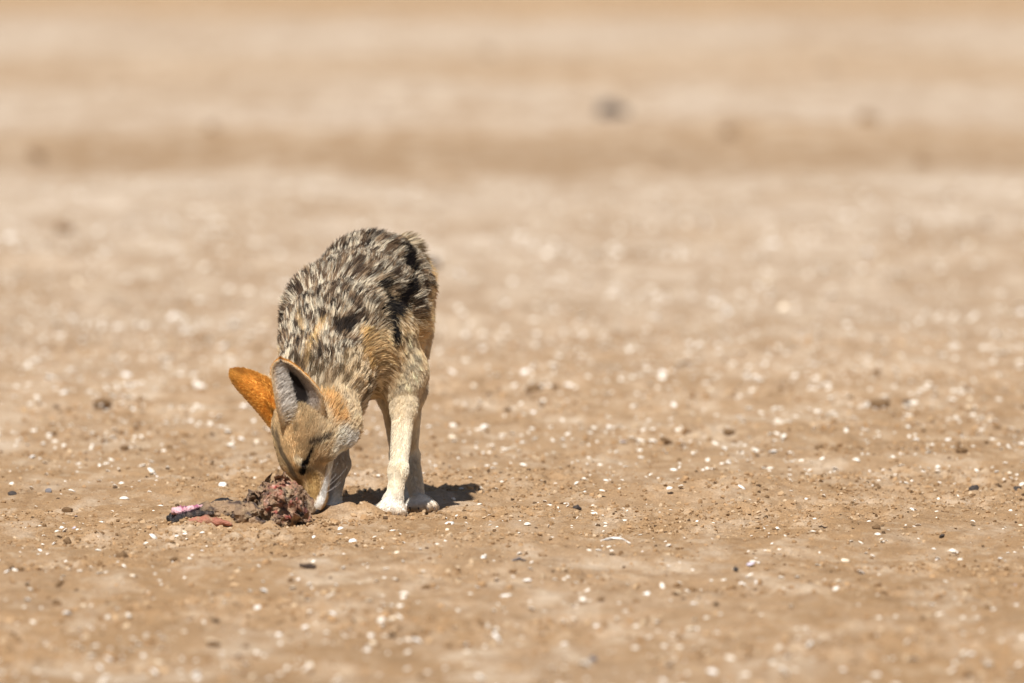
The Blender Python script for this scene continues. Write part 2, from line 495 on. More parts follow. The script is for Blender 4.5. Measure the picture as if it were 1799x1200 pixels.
# head
HC = J(534, 757, -.105)
HF = unit([0.095, -0.14, -0.98])
HU = np.array([-0.86, -0.51, 0.0]); HU = unit(HU - (HU @ HF) * HF)
HL = np.cross(HU, HF)
AX = [HL, HU, HF]
def H(l, u, f): return HC + HL * l + HU * u + HF * f
hflow = unit(-HF + 0.25 * -HU)
add(ell(H(0, 0.002, -0.008), AX, (0.050, 0.046, 0.056), 0.02, flow=hflow, reg='head'))
add(ell(H(0, 0.012, 0.030), AX, (0.037, 0.030, 0.045), 0.02, flow=hflow, reg='head'))
for s in (1, -1):
    add(ell(H(0.034 * s, -0.012, 0.012), AX, (0.024, 0.028, 0.042), 0.02, flow=unit(-HF + HL * 0.5 * s - HU * 0.3), reg='cheek'))
    add(ell(H(0.034 * s, -0.040, -0.008), AX, (0.026, 0.036, 0.040), 0.02, flow=unit(-HF + HL * 0.8 * s - HU * 0.5), reg='cheek'))
    add(ell(H(0.020 * s, 0.024, 0.042), AX, (0.0115, 0.010, 0.018), 0.008, flow=unit(-HF + HL * 0.4 * s), reg='head'))
add(seg(H(0, 0.000, 0.050), H(0, -0.006, 0.118), 0.0255, 0.0125, 0.02, flow=-HF, reg='muzzle'))
add(seg(H(0.010, -0.011, 0.070), H(0.006, -0.011, 0.112), 0.016, 0.0115, 0.012, flow=-HF, reg='muzzle'))
add(seg(H(-0.010, -0.011, 0.070), H(-0.006, -0.011, 0.112), 0.016, 0.0115, 0.012, flow=-HF, reg='muzzle'))
add(seg(H(0, -0.030, 0.026), H(0, -0.020, 0.104), 0.020, 0.0095, 0.012, flow=-HF, reg='jaw'))

VOX = 0.0042
F, lo = build_grid(prims, VOX)
BV, BQ = surface_nets(F, lo, VOX)
BN = np.zeros_like(BV)
def grad(p, e=0.002):
    g = np.stack([field(prims, p + e * np.eye(3)[k]) - field(prims, p - e * np.eye(3)[k]) for k in range(3)], -1)
    return g / np.maximum(np.linalg.norm(g, axis=-1, keepdims=True), 1e-9)
tree = BVHTree.FromPolygons(BV.tolist(), BQ.tolist())
CAMP = Vector((0, CAM_Y, CAM_Z))
def hit(px, py):
    d = Vector(ray(px, py)).normalized()
    loc, n, i, dist = tree.ray_cast(CAMP, d)
    return None if loc is None else np.array(loc)

EYE_L = hit(534, 821)
EYE_L = EYE_L - grad(EYE_L[None])[0] * 0.0035
EYES = [EYE_L, EYE_L - 2 * ((EYE_L - HC) @ HL) * HL]
# regions -> weights
REGS = ['trunk', 'belly', 'tail', 'neck', 'shoulder', 'upperarm', 'foreleg', 'foreleg2', 'thigh', 'hindleg', 'paw', 'head', 'cheek', 'muzzle', 'jaw']
def regions(p):
    D = np.stack([prim_d(q, p) for q in prims], -1)
    W = np.exp(-np.maximum(D - D.min(-1, keepdims=True), 0) / 0.010)
    W /= W.sum(-1, keepdims=True)
    out = {r: np.zeros(len(p)) for r in REGS}
    for k, q in enumerate(prims): out[q['reg']] += W[:, k]
    flow = W @ np.array([q['flow'] for q in prims])
    return out, flow

C = lambda *a: np.array(a, float)
DARK, CREAM, WHITE = C(.016, .011, .009), C(.95, .87, .71), C(.97, .95, .90)
TAN, ORANGE, BROWN, GREY = C(.90, .66, .36), C(.92, .58, .20), C(.34, .20, .09), C(.42, .36, .31)

# the saddle: how far up the back a point lies, measured round the spine
SPINE = np.array([J(560, 686, -.05), J(590, 606, .04), J(622, 575, .10), J(636, 556, .15), J(658, 514, .28), J(672, 492, .36)])
def spine_coords(p):
    best = np.full(len(p), 9.0); s = np.zeros(len(p)); cosang = np.zeros(len(p)); acc = 0
    left = np.zeros(len(p))
    for a, b in zip(SPINE[:-1], SPINE[1:]):
        ab = b - a; T = unit(ab)
        t = np.clip(((p - a) @ ab) / (ab @ ab), 0, 1)
        v = p - a - t[:, None] * ab; v = v - (v @ T)[:, None] * T
        d = np.linalg.norm(p - a - t[:, None] * ab, axis=1)
        U = unit(np.array([-0.12, -0.05, 1.0]) - (np.array([-0.12, -0.05, 1.0]) @ T) * T)
        Lf = np.cross(U, -T)
        ca = (v @ U) / np.maximum(np.linalg.norm(v, axis=1), 1e-6)
        m = d < best
        best[m] = d[m]; s[m] = acc + t[m] * np.linalg.norm(ab); cosang[m] = ca[m]; left[m] = (v @ Lf)[m]
        acc += np.linalg.norm(ab)
    return s / acc, cosang, left

# marks picked on the photograph and found on the animal's surface
def mark(pts):
    out = [hit(*q) for q in pts]
    return np.array([q for q in out if q is not None])
def line_d(p, pts):
    if len(pts) == 0: return np.full(len(p), 9.0)
    if len(pts) == 1: return np.linalg.norm(p - pts[0], axis=1)
    return np.min([seg_d(p, a, b, 0, 0) for a, b in zip(pts[:-1], pts[1:])], 0)
def mixc(c, col, w): return c * (1 - w[:, None]) + col * w[:, None]
STROKES = [  # points, full radius px, soft px, colour, strength
    ([(700, 434), (707, 445), (712, 457), (715, 470), (716, 485), (715, 500), (711, 516), (705, 532), (697, 550)], 11, 6, DARK, 1.0),
    ([(675, 505), (679, 530), (684, 545), (688, 560), (692, 580), (693, 600)], 8, 6, DARK, 1.0),
    ([(642, 590), (647, 640)], 8, 14, ORANGE, 0.8),
    ([(665, 600), (672, 630)], 14, 16, TAN, 0.9),
    ([(532, 560), (536, 590)], 2, 5, ORANGE, 0.6),
    ([(570, 568), (556, 592), (546, 618), (542, 640)], 2.5, 6, ORANGE, 0.75),
    ([(718, 600), (726, 630), (722, 665), (714, 690)], 8, 22, C(.92, .78, .55), 0.9),
    ([(740, 480), (746, 520), (746, 570)], 10, 14, C(.80, .58, .32), 0.8),
    ([(728, 440), (738, 456), (744, 466)], 4, 4, DARK, 0.9),
    ([(578, 692), (590, 712), (598, 730)], 9, 16, C(.80, .45, .12), 0.8),
    # face
    ([(500, 735), (505, 770), (520, 800)], 12, 14, TAN, 0.7),
    ([(545, 735), (540, 760), (540, 790)], 12, 16, C(.60, .42, .22), 0.7),
    ([(548, 774), (562, 771), (578, 762)], 3.5, 4, C(.10, .07, .05), 0.9),
    ([(602, 760), (594, 786), (582, 812), (578, 836)], 10, 14, C(.97, .91, .79), 0.95),
    ([(615, 770), (612, 785)], 12, 12, WHITE, 0.9),
    ([(522, 806), (529, 812)], 5, 4, C(.93, .82, .62), 1.0),
    ([(549, 786), (542, 802), (536, 818), (531, 828)], 2.0, 2.5, DARK, 1.0),
    ([(536, 812), (531, 829)], 4.5, 3, C(.006, .005, .005), 1.0),
    ([(552, 822), (558, 830)], 4, 6, C(.10, .065, .04), 0.9),
    ([(487, 760), (496, 795), (508, 815), (517, 835)], 4, 5, C(.10, .075, .06), 0.8),
    ([(524, 845), (532, 865), (540, 882)], 5, 9, C(.30, .17, .06), 0.9),
    ([(562, 815), (560, 838)], 9, 8, C(.70, .52, .30), 0.8),
    ([(550, 838), (552, 860), (547, 882)], 9, 6, C(.46, .29, .11), 0.9),
    ([(574, 842), (570, 862), (561, 885), (556, 895)], 6, 4, WHITE, 1.0),
    ([(586, 845), (580, 868), (568, 892)], 3, 4, C(.55, .48, .42), 0.8),
]
STROKES = [(mark(p), R(r), R(s), c, k) for p, r, s, c, k in STROKES]

def body_colour(p, nrm):
    reg, _ = regions(p)
    s, ca, left = spine_coords(p)
    n1 = noise3(p[:, 0] * 30, p[:, 1] * 30, p[:, 2] * 30, 21)
    c = np.tile(TAN, (len(p), 1))
    c = mixc(c, CREAM, np.clip(reg['belly'] * 1.0, 0, 1))
    c = mixc(c, TAN, np.clip(reg['neck'] * 0.6, 0, 1))
    c = mixc(c, C(.92, .77, .54), np.clip(reg['thigh'], 0, 1))
    c = mixc(c, C(.93, .81, .60), np.clip(reg['upperarm'], 0, 1))
    c = mixc(c, CREAM, np.clip(reg['foreleg'] + reg['hindleg'] * 0.9, 0, 1))
    c = mixc(c, C(.74, .66, .55), np.clip(reg['foreleg2'], 0, 1))
    n2 = noise3(p[:, 0] * 90, p[:, 1] * 90, p[:, 2] * 30, 22)
    c = mixc(c, C(.84, .66, .40), np.clip(reg['foreleg'] + reg['hindleg'], 0, 1) * (0.25 + 0.75 * sstep(0.06, 0.2, p[:, 2])) * sstep(-0.1, 0.6, n2) * 0.8)
    c = mixc(c, WHITE, np.clip(reg['paw'], 0, 1))
    c = mixc(c, C(.60, .45, .29), np.clip(reg['paw'], 0, 1) * sstep(0.020, 0.004, p[:, 2] + 0.006 * n1) * 0.85)   # sand on the toes
    c = mixc(c, C(.74, .53, .28), np.clip(reg['head'], 0, 1))
    c = mixc(c, C(.58, .39, .18), np.clip(reg['muzzle'], 0, 1))
    c = mixc(c, C(.95, .83, .62), np.clip(reg['cheek'], 0, 1))
    c = mixc(c, C(.82, .74, .62), np.clip(reg['jaw'], 0, 1))
    c = mixc(c, CREAM, (reg['shoulder'] + reg['thigh']) * sstep(0.31, 0.20, p[:, 2] + 0.02 * n1) * 0.9)
    c = mixc(c, DARK, reg['tail'] * np.maximum(sstep(0.30, 0.22, p[:, 2]), sstep(0.38, 0.41, p[:, 2])))
    trunkish = np.clip(reg['trunk'] + reg['neck'] + reg['shoulder'] * 0.6 * sstep(0.27, 0.33, p[:, 2]) + 0.5 * reg['thigh'] * sstep(0.28, 0.36, p[:, 2]), 0, 1)
    thr = np.interp(s, [0, .08, .2, .5, .75, 1.0], [.45, .25, .05, .0, .10, .45])
    sad = sstep(-0.10, 0.14, ca - thr + 0.10 * n1) * trunkish
    # neck ruff: speckled grey-cream below the saddle
    ruff = np.clip(reg['neck'], 0, 1) * (1 - sad)
    return c, sad, ruff, reg, s, ca

def apply_strokes(p, c, jitter=None):
    w_all = np.zeros(len(p))
    q = p if jitter is None else p + jitter
    for pts, r, soft, col, k in STROKES:
        if len(pts) == 0: continue
        d = line_d(q, pts)
        w = k * (1 - sstep(r, r + soft, d))
        c = mixc(c, col, w); w_all = np.maximum(w_all, w)
    return c, w_all

jack_root = empty('jackal', (float(J(650, 900, 0.08)[0]), 0.08, 0.0))
tag(jack_root, 'jackal with a black and silver saddle standing with its head lowered to the meat', 'jackal')
bc, sad, ruff, reg, _, _ = body_colour(BV, None)
bc = mixc(bc, C(.16, .12, .09), sad * 0.8)
bc, _ = apply_strokes(BV, bc)

# ears: cupped sheets, joined to the body mesh
def ear_sheet(left, right, depth, cupdir, nu=18, nv=14, thick=0.0022):
    us = np.linspace(0, 1, nu); vs = np.linspace(-1, 1, nv)
    ul = np.linspace(0, 1, len(left))
    Lp = np.array([[np.interp(u, ul, [q[k] for q in left]) for k in (0, 1)] for u in us])
    Rp = np.array([[np.interp(u, ul, [q[k] for q in right]) for k in (0, 1)] for u in us])
    pts = np.zeros((nu, nv, 3)); uv = np.zeros((nu, nv, 2))
    for i, u in enumerate(us):
        for j, v in enumerate(vs):
            q = Lp[i] * (1 - v) / 2 + Rp[i] * (1 + v) / 2
            cup = (0.034 * max(0.0, 1 - u / 0.38) ** 2 if cupdir[0] > 0 else 0.0) + cupdir[0] * (1 - v * v) * (0.35 + 0.65 * min(1.0, u / 0.3)) * (1 - u ** 3) * (0.35 + 0.65 * math.cos(u * 1.1)) + cupdir[1] * u
            pts[i, j] = J(q[0], q[1], depth + cup); uv[i, j] = (u, v)
    return pts, uv
def ear_mesh(pts, thick):
    nu, nv, _ = pts.shape
    du = np.gradient(pts, axis=0); dv = np.gradient(pts, axis=1)
    n = np.cross(du, dv); n /= np.maximum(np.linalg.norm(n, axis=-1, keepdims=True), 1e-9)
    front = pts.reshape(-1, 3)
    if n[..., 1].mean() > 0: n = -n
    back = (pts - n * thick).reshape(-1, 3)
    V = np.concatenate([front, back]); m = nu * nv
    f = []
    for i in range(nu - 1):
        for j in range(nv - 1):
            a = i * nv + j
            f.append((a, a + 1, a + nv + 1, a + nv)); f.append((m + a, m + a + nv, m + a + nv + 1, m + a + 1))
    ring = [(0, j) for j in range(nv)] + [(i, nv - 1) for i in range(1, nu)] + [(nu - 1, j) for j in range(nv - 2, -1, -1)] + [(i, 0) for i in range(nu - 2, 0, -1)]
    ri = [i * nv + j for i, j in ring]
    for a, b in zip(ri, ri[1:] + ri[:1]): f.append((a, m + a, m + b, b))
    return V, f, n.reshape(-1, 3)
NE_L = [(497, 752), (490, 730), (485, 705), (481, 680), (478, 660), (479, 645), (484, 637), (492, 633)]
NE_R = [(572, 740), (568, 716), (566, 698), (557, 682), (543, 666), (526, 650), (511, 639), (494, 633)]
FE_L = [(490, 772), (474, 750), (457, 729), (438, 707), (421, 688), (410, 674), (404, 662), (406, 653)]
FE_R = [(516, 712), (500, 690), (485, 674), (468, 662), (448, 653), (430, 648), (416, 647), (408, 651)]
ears = []
for (l, r, dep, cup) in ((NE_L, NE_R, -.180, (0.036, 0.018)), (FE_L, FE_R, -.095, (-0.022, 0.0))):
    pts, uv = ear_sheet(l, r, dep, cup)
    V, f, n = ear_mesh(pts, 0.0022)
    ears.append((V, f, n, uv.reshape(-1, 2)))
def near_ear_colour(p, uv):
    u, v = uv[:, 0], uv[:, 1]
    c = np.tile(C(.42, .36, .31), (len(u), 1))
    c = mixc(c, C(.66, .60, .54), sstep(0.0, -0.6, v) * (1 - sstep(0.75, 1, u)))
    cavity_dark = 1 - sstep(0.75, 1.15, np.hypot((v - 0.14) / 0.42, (u - 0.46) / 0.30))  # ear opening: black skin and the cavity's shade, both painted as colour
    c = mixc(c, C(.012, .009, .008), cavity_dark)
    slit = 1 - sstep(0.10, 0.22, np.hypot((v + 0.02) / 1.0, np.maximum(np.abs(u - 0.20) - 0.10, 0) * 3))  # same painted dark, drawn on down to the ear base
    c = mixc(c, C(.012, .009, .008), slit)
    edge = sstep(0.80, 0.95, np.abs(v))
    c = mixc(c, C(.70, .54, .36), edge)
    c = mixc(c, C(.80, .66, .45), sstep(0.24, 0.02, u) * (1 - slit) * (1 - cavity_dark))
    return c
def far_ear_colour(p, uv):
    u, v = uv[:, 0], uv[:, 1]
    c = np.tile(C(.88, .48, .10), (len(u), 1))
    n = noise3(p[:, 0] * 70, p[:, 1] * 70, p[:, 2] * 70, 31)
    c = mixc(c, C(.50, .20, .03), sstep(0.1, 0.7, v + 0.35 * n) * 0.7)
    c = mixc(c, C(.36, .14, .03), sstep(0.55, 0.95, u + 0.15 * n) * 0.55)
    c = mixc(c, C(.78, .48, .16), sstep(-0.7, -0.95, v))
    c = mixc(c, C(.14, .07, .03), (1 - sstep(0.06, 0.2, np.abs(v + 0.25))) * (1 - sstep(0.08, 0.34, u)) * 0.8)
    return c
allV, allC, allF = [BV], [bc], BQ.tolist()
off = len(BV)
EAR_COLS = (near_ear_colour, far_ear_colour)
ORANGE_BACK = C(.62, .30, .07)
for (V, f, n, uv), fc in zip(ears, EAR_COLS):
    m = len(uv)
    allV.append(V)
    allC.append(np.concatenate([fc(V[:m], uv), np.tile(ORANGE_BACK, (m, 1)) if fc is near_ear_colour else np.tile(C(.45, .40, .35), (m, 1))]))
    allF += [tuple(k + off for k in q) for q in f]
    off += len(V)
body = mesh_obj('body', np.concatenate(allV), allF, SKIN, None, True, np.concatenate(allC))
under(body, jack_root)

# ------------------------------------------------------------------ fur
def sample_surface(V, Q, n):
    T = np.concatenate([Q[:, [0, 1, 2]], Q[:, [0, 2, 3]]])
    a, b, c = V[T[:, 0]], V[T[:, 1]], V[T[:, 2]]
    area = 0.5 * np.linalg.norm(np.cross(b - a, c - a), axis=1)
    k = RNG.choice(len(T), n, p=area / area.sum())
    r1 = np.sqrt(RNG.random(n))[:, None]; r2 = RNG.random(n)[:, None]
    return a[k] * (1 - r1) + b[k] * r1 * (1 - r2) + c[k] * r1 * r2
NF = 330000
fp = sample_surface(BV, BQ, NF)
fn = grad(fp)
freg, fflow = regions(fp)
tang = fflow - (fflow * fn).sum(-1, keepdims=True) * fn
tang /= np.maximum(np.linalg.norm(tang, axis=1, keepdims=True), 1e-6)
# small whorls
wn_ = np.stack([noise3(fp[:, 0] * 26, fp[:, 1] * 26, fp[:, 2] * 26, 40 + k) for k in range(3)], -1)
tang = tang + 0.55 * (wn_ - (wn_ * fn).sum(-1, keepdims=True) * fn) * (0.25 + 0.75 * np.clip(freg['trunk'] + freg['neck'] + freg['cheek'], 0, 1))[:, None]
tang /= np.maximum(np.linalg.norm(tang, axis=1, keepdims=True), 1e-6)
LEN = dict(trunk=.050, belly=.030, tail=.036, neck=.036, shoulder=.019, upperarm=.0125, foreleg=.0085, foreleg2=.0085, thigh=.020, hindleg=.009, paw=.005, head=.0085, cheek=.017, muzzle=.0042, jaw=.0085)
LIFT = dict(trunk=.27, belly=.4, tail=.35, neck=.30, shoulder=.26, upperarm=.22, foreleg=.22, foreleg2=.22, thigh=.30, hindleg=.22, paw=.3, head=.24, cheek=.40, muzzle=.18, jaw=.25)
flen = sum(freg[k] * LEN[k] for k in REGS) * RNG.uniform(0.7, 1.15, NF)
flift = sum(freg[k] * LIFT[k] for k in REGS)
base_c, sad, ruff, _, ss, ca = body_colour(fp, fn)
# clumps
NC = 30000
cp_idx = RNG.choice(NF, NC, replace=False)
kd = KDTree(NC)
for k, i in enumerate(cp_idx): kd.insert(fp[i], k)
kd.balance()
cl = np.array([kd.find(p)[1] for p in fp.tolist()])
ci = cp_idx[cl]
NC2 = 12500                                # colour goes by wider locks than the finest clumps
kd2 = KDTree(NC2)
lock_idx = RNG.choice(NF, NC2, replace=False)
for k, i in enumerate(lock_idx): kd2.insert(fp[i], k)
kd2.balance()
lk = np.array([kd2.find(p)[1] for p in (fp + RNG.normal(0, 0.0010, fp.shape)).tolist()])
crand = np.clip(0.86 * RNG.random(NC2)[lk] + 0.14 * RNG.random(NC)[cl] + RNG.normal(0, 0.05, NF), 0, 0.999); crand2 = RNG.random(NC)[cl]
tip_own = fp + flen[:, None] * (tang * (1 - flift[:, None] * 0.35) + fn * flift[:, None])
ctip = fp[ci] + (flen[ci] * 1.05)[:, None] * (tang[ci] * (1 - flift[ci, None] * 0.35) + fn[ci] * flift[ci, None])
clump = np.clip(0.72 * np.clip(freg['trunk'] + freg['neck'] + freg['belly'] + freg['tail'] + 0.8 * freg['cheek'] + 0.7 * freg['shoulder'] + 0.4 * freg['upperarm'] + 0.6 * freg['thigh'], 0, 1) + 0.2, 0, 0.62)
li = lock_idx[lk]
ltip = fp[li] + (flen[li] * 1.1)[:, None] * (tang[li] * (1 - flift[li, None] * 0.35) + fn[li] * flift[li, None])
longw = np.clip(flen / 0.03, 0, 1)
kc, kl = clump * 0.6, clump * 0.5 * longw
tip = tip_own * (1 - kc - kl)[:, None] + ctip * kc[:, None] + ltip * kl[:, None]
NP = 5
ts = np.linspace(0, 1, NP)
pos = np.zeros((NF, NP, 3))
ctrl = fp + flen[:, None] * 0.5 * (tang * 0.75 + fn * (0.55 * flift[:, None] + 0.35 * flift[:, None]))
for k, t in enumerate(ts):
    pos[:, k] = fp * (1 - t) ** 2 + 2 * t * (1 - t) * ctrl + t * t * tip
pos += RNG.normal(0, 0.0006, (NF, NP, 3)) * ts[None, :, None] * (flen / 0.03)[:, None, None]
# colours along each hair
col = np.repeat(base_c[:, None, :], NP, 1)
lum = (0.72 + 0.42 * crand)
legw = np.clip(freg['foreleg'] + freg['hindleg'] + freg['paw'] + freg['foreleg2'] + 0.6 * freg['cheek'], 0, 1)
lum = lum * (1 - legw) + (0.86 + 0.18 * crand) * legw
lum = lum[:, None, None] * RNG.uniform(0.9, 1.1, NF)[:, None, None]
col = col * lum
def pick(r, table):
    out = np.zeros((len(r), 3)); acc = 0
    for w, c in table:
        m = (r >= acc) & (r < acc + w); out[m] = c; acc += w
    return out
lowf = noise3(fp[:, 0] * 16, fp[:, 1] * 16, fp[:, 2] * 16, 55)
r_s = np.clip(crand + 0.13 * lowf, 0, 0.999)
sad_c = pick(r_s, [(.20, C(.035, .023, .016)), (.24, C(.16, .098, .058)), (.20, C(.46, .32, .195)), (.36, C(.95, .84, .65))])
gold = pick(np.clip(crand, 0, .999), [(.22, C(.42, .23, .085)), (.36, C(.86, .57, .25)), (.42, C(.96, .80, .52))])
gw = (np.clip(freg['trunk'] + freg['shoulder'] + 0.5 * freg['thigh'] + 0.45 * freg['cheek'] + 0.6 * freg['belly'], 0, 1) * 0.6)[:, None, None]
col = col * (1 - gw) + gold[:, None, :] * gw
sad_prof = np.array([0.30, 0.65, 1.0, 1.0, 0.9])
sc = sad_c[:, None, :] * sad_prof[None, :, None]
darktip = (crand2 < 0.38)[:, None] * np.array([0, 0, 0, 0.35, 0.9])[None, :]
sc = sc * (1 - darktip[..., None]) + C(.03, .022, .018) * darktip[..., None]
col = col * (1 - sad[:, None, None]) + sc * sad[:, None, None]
ruff_c = pick(r_s, [(.40, C(.085, .052, .03)), (.16, C(.46, .29, .14)), (.44, C(.95, .82, .60))])
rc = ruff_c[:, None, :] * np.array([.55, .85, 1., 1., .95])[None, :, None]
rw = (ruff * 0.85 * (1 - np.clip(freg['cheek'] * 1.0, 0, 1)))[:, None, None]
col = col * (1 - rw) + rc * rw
hd = np.clip(freg['head'] + freg['muzzle'], 0, 1)
hn = noise3(fp[:, 0] * 120, fp[:, 1] * 120, fp[:, 2] * 75, 58) + 0.5 * noise3(fp[:, 0] * 45, fp[:, 1] * 45, fp[:, 2] * 45, 59)
fleck = np.clip((RNG.random(NF) < 0.15) * 0.6 + sstep(0.15, 0.6, hn) * 0.75, 0, 0.85) * hd
pale_fleck = sstep(0.2, 0.7, -hn) * hd * 0.5  # paler flecks scattered by noise over the face fur
col = col * (1 - pale_fleck[:, None, None]) + C(.80, .62, .38) * pale_fleck[:, None, None]
col = col * (1 - fleck[:, None, None]) + C(.10, .065, .04) * fleck[:, None, None]
jit = RNG.normal(0, 0.0022, (NF, 3)) * np.clip(flen / 0.02, 0.15, 1.2)[:, None]
c2, w2 = apply_strokes(fp + tang * (flen * 0.7)[:, None], base_c.copy(), jit)
w2 = np.clip(w2 * 1.1, 0, 1)
lockv = np.where((freg['trunk'] + freg['shoulder'] + freg['neck'] + freg['belly'] > 0.4), 0.55 + 0.62 * crand, 1.0)
cs = c2[:, None, :] * lum * lockv[:, None, None]
col = col * (1 - w2[:, None, None]) + cs * w2[:, None, None]
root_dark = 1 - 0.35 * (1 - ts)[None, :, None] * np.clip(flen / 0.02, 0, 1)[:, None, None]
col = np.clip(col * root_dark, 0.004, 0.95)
rad = 0.00031 * (0.55 + 0.45 * np.clip(flen / 0.02, 0, 1.2))
radii = rad[:, None] * np.array([1, 1, .9, .7, .25])[None, :]
# bare places: the eyes
keep = np.ones(NF, bool)
for e in EYES: keep &= np.linalg.norm(fp - e, axis=1) > 0.0066
pos, col, radii = pos[keep], col[keep], radii[keep]

def hair_object(name, pos, col, radii, mat, parent):
    n, k, _ = pos.shape
    cv = bpy.data.hair_curves.new(name)
    cv.add_curves([k] * n)
    cv.points.foreach_set('position', pos.astype(np.float32).ravel())
    a = cv.attributes.get('radius') or cv.attributes.new('radius', 'FLOAT', 'POINT')
    a.data.foreach_set('value', radii.astype(np.float32).ravel())
    a = cv.attributes.new('col', 'FLOAT_COLOR', 'POINT')
    a.data.foreach_set('color', np.concatenate([col, np.ones(col.shape[:2] + (1,))], -1).astype(np.float32).ravel())
    cv.materials.append(mat)
    o = bpy.data.objects.new(name, cv); COL.objects.link(o)
    under(o, parent)
    return o
# short hair on the ears
epos, ecol, erad = [], [], []
for (V, f, n, uv), fc in zip(ears, EAR_COLS):
    nu, nv = 18, 14; m = nu * nv
    Pn = V[:m].reshape(nu, nv, 3); Nn = n.reshape(nu, nv, 3)
    for side in (0, 1):
        K = 7000
        gu, gvv = RNG.random(K) * (nu - 1.001), RNG.random(K) * (nv - 1.001)
        i, j = gu.astype(int), gvv.astype(int); a, b = (gu - i)[:, None], (gvv - j)[:, None]
        bl = lambda A: A[i, j] * (1 - a) * (1 - b) + A[i + 1, j] * a * (1 - b) + A[i, j + 1] * (1 - a) * b + A[i + 1, j + 1] * a * b
        p = bl(Pn); nn = bl(Nn); UV = bl(uv.reshape(nu, nv, 2))
        if side: p = p - nn * 0.0022; nn = -nn
        du = Pn[np.minimum(i + 1, nu - 1), j] - Pn[i, j]; du /= np.maximum(np.linalg.norm(du, axis=1, keepdims=True), 1e-6)
        dv = Pn[i, np.minimum(j + 1, nv - 1)] - Pn[i, j]; dv /= np.maximum(np.linalg.norm(dv, axis=1, keepdims=True), 1e-6)
        near = fc is near_ear_colour
        L_ = np.full(K, 0.0055)
        dirv = du * 0.8 + nn * 0.35 + RNG.normal(0, 0.18, (K, 3))
        if near and side == 0:
            inner = sstep(-0.10, -0.55, UV[:, 1]) * (1 - sstep(0.8, 0.95, np.abs(UV[:, 1]))) * (1 - sstep(0.7, 0.9, UV[:, 0]))
            L_ = 0.0035 + 0.0085 * inner
            dirv = dirv + dv * 0.9 * inner[:, None] + nn * 0.3 * inner[:, None]
            c = near_ear_colour(p, UV)
            c = mixc(c, C(.80, .75, .68), inner * (RNG.random(K) < 0.6) * 0.85)
        elif side == 0: c = far_ear_colour(p, UV)
        else: c = np.tile(ORANGE_BACK if near else C(.45, .40, .35), (K, 1))
        c = c * RNG.uniform(0.75, 1.15, (K, 1))
        if near and side == 0:
            cavity_dark = (1 - sstep(0.75, 1.0, np.hypot((UV[:, 1] - 0.14) / 0.42, (UV[:, 0] - 0.46) / 0.30))) > 0.3
            kp = ~cavity_dark
        else: kp = np.ones(K, bool)
        q = p[:, None, :] + (L_[:, None, None] * ts[None, :, None]) * dirv[:, None, :]
        epos.append(q[kp]); ecol.append(np.repeat(c[:, None, :], NP, 1)[kp]); erad.append(np.repeat((0.00024 * np.array([1, 1, .9, .7, .3]))[None], K, 0)[kp])
for (V, f, n, uv), fc in zip(ears, EAR_COLS):
    nu, nv = 18, 14; Pn = V[:nu * nv].reshape(nu, nv, 3); near = fc is near_ear_colour
    for j, inn in ((0, 1), (nv - 1, nv - 2)):
        K = 1500
        gu = RNG.random(K) * (nu - 1.001); i = gu.astype(int); a = (gu - i)[:, None]
        p = Pn[i, j] * (1 - a) + Pn[i + 1, j] * a
        out = p - (Pn[i, inn] * (1 - a) + Pn[i + 1, inn] * a); out /= np.maximum(np.linalg.norm(out, axis=1, keepdims=True), 1e-6)
        du = Pn[i + 1, j] - Pn[i, j]; du /= np.maximum(np.linalg.norm(du, axis=1, keepdims=True), 1e-6)
        d = out * RNG.uniform(.2, .8, (K, 1)) + du * 0.8 + RNG.normal(0, .25, (K, 3))
        L_ = RNG.uniform(.002, .0048, K)
        c = (C(.93, .78, .55) if near else C(.84, .50, .16)) * RNG.uniform(.6, 1.1, (K, 1))
        epos.append(p[:, None, :] - out[:, None, :] * .0008 + (L_[:, None, None] * ts[None, :, None]) * d[:, None, :])
        ecol.append(np.repeat(np.clip(c, 0, .95)[:, None, :], NP, 1)); erad.append(np.repeat((0.00022 * np.array([1, 1, .9, .7, .3]))[None], K, 0))
pos = np.concatenate([pos] + epos); col = np.concatenate([col] + ecol); radii = np.concatenate([radii] + erad)
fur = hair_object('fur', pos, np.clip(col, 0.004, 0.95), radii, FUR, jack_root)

# eyes, nose pad, claws, whiskers
def uv_ball(c, axes, r, nu=14, nv=9):
    V, f = [], []
    for i in range(nv + 1):
        th = math.pi * i / nv
        for j in range(nu):
            ph = 2 * math.pi * j / nu
            q = np.array([math.sin(th) * math.cos(ph), math.sin(th) * math.sin(ph), math.cos(th)]) * r
            V.append(c + q @ np.array(axes))
    for i in range(nv):
        for j in range(nu):
            a = i * nu + j; b = i * nu + (j + 1) % nu
            f.append((a, b, b + nu, a + nu))
    return V, f
EYE = plain('eye', (0.012, 0.008, 0.006), 0.15, 0.5)
NOSE = plain('nose_leather', (0.018, 0.015, 0.015), 0.45, 0.4)
CLAW = plain('claw_horn', (0.10, 0.075, 0.06), 0.45, 0.4)
for e in EYES:
    V, f = uv_ball(e, AX, np.array([0.0048, 0.0048, 0.0056]))
    under(mesh_obj('eye', V, f, EYE), jack_root)
V, f = uv_ball(H(0, -0.006, 0.131), AX, np.array([0.0105, 0.0085, 0.0065]))
V = [v - HF * 0.002 * math.sin(40 * (v - HC)[0]) for v in V]
under(mesh_obj('nose', V, f, NOSE), jack_root)
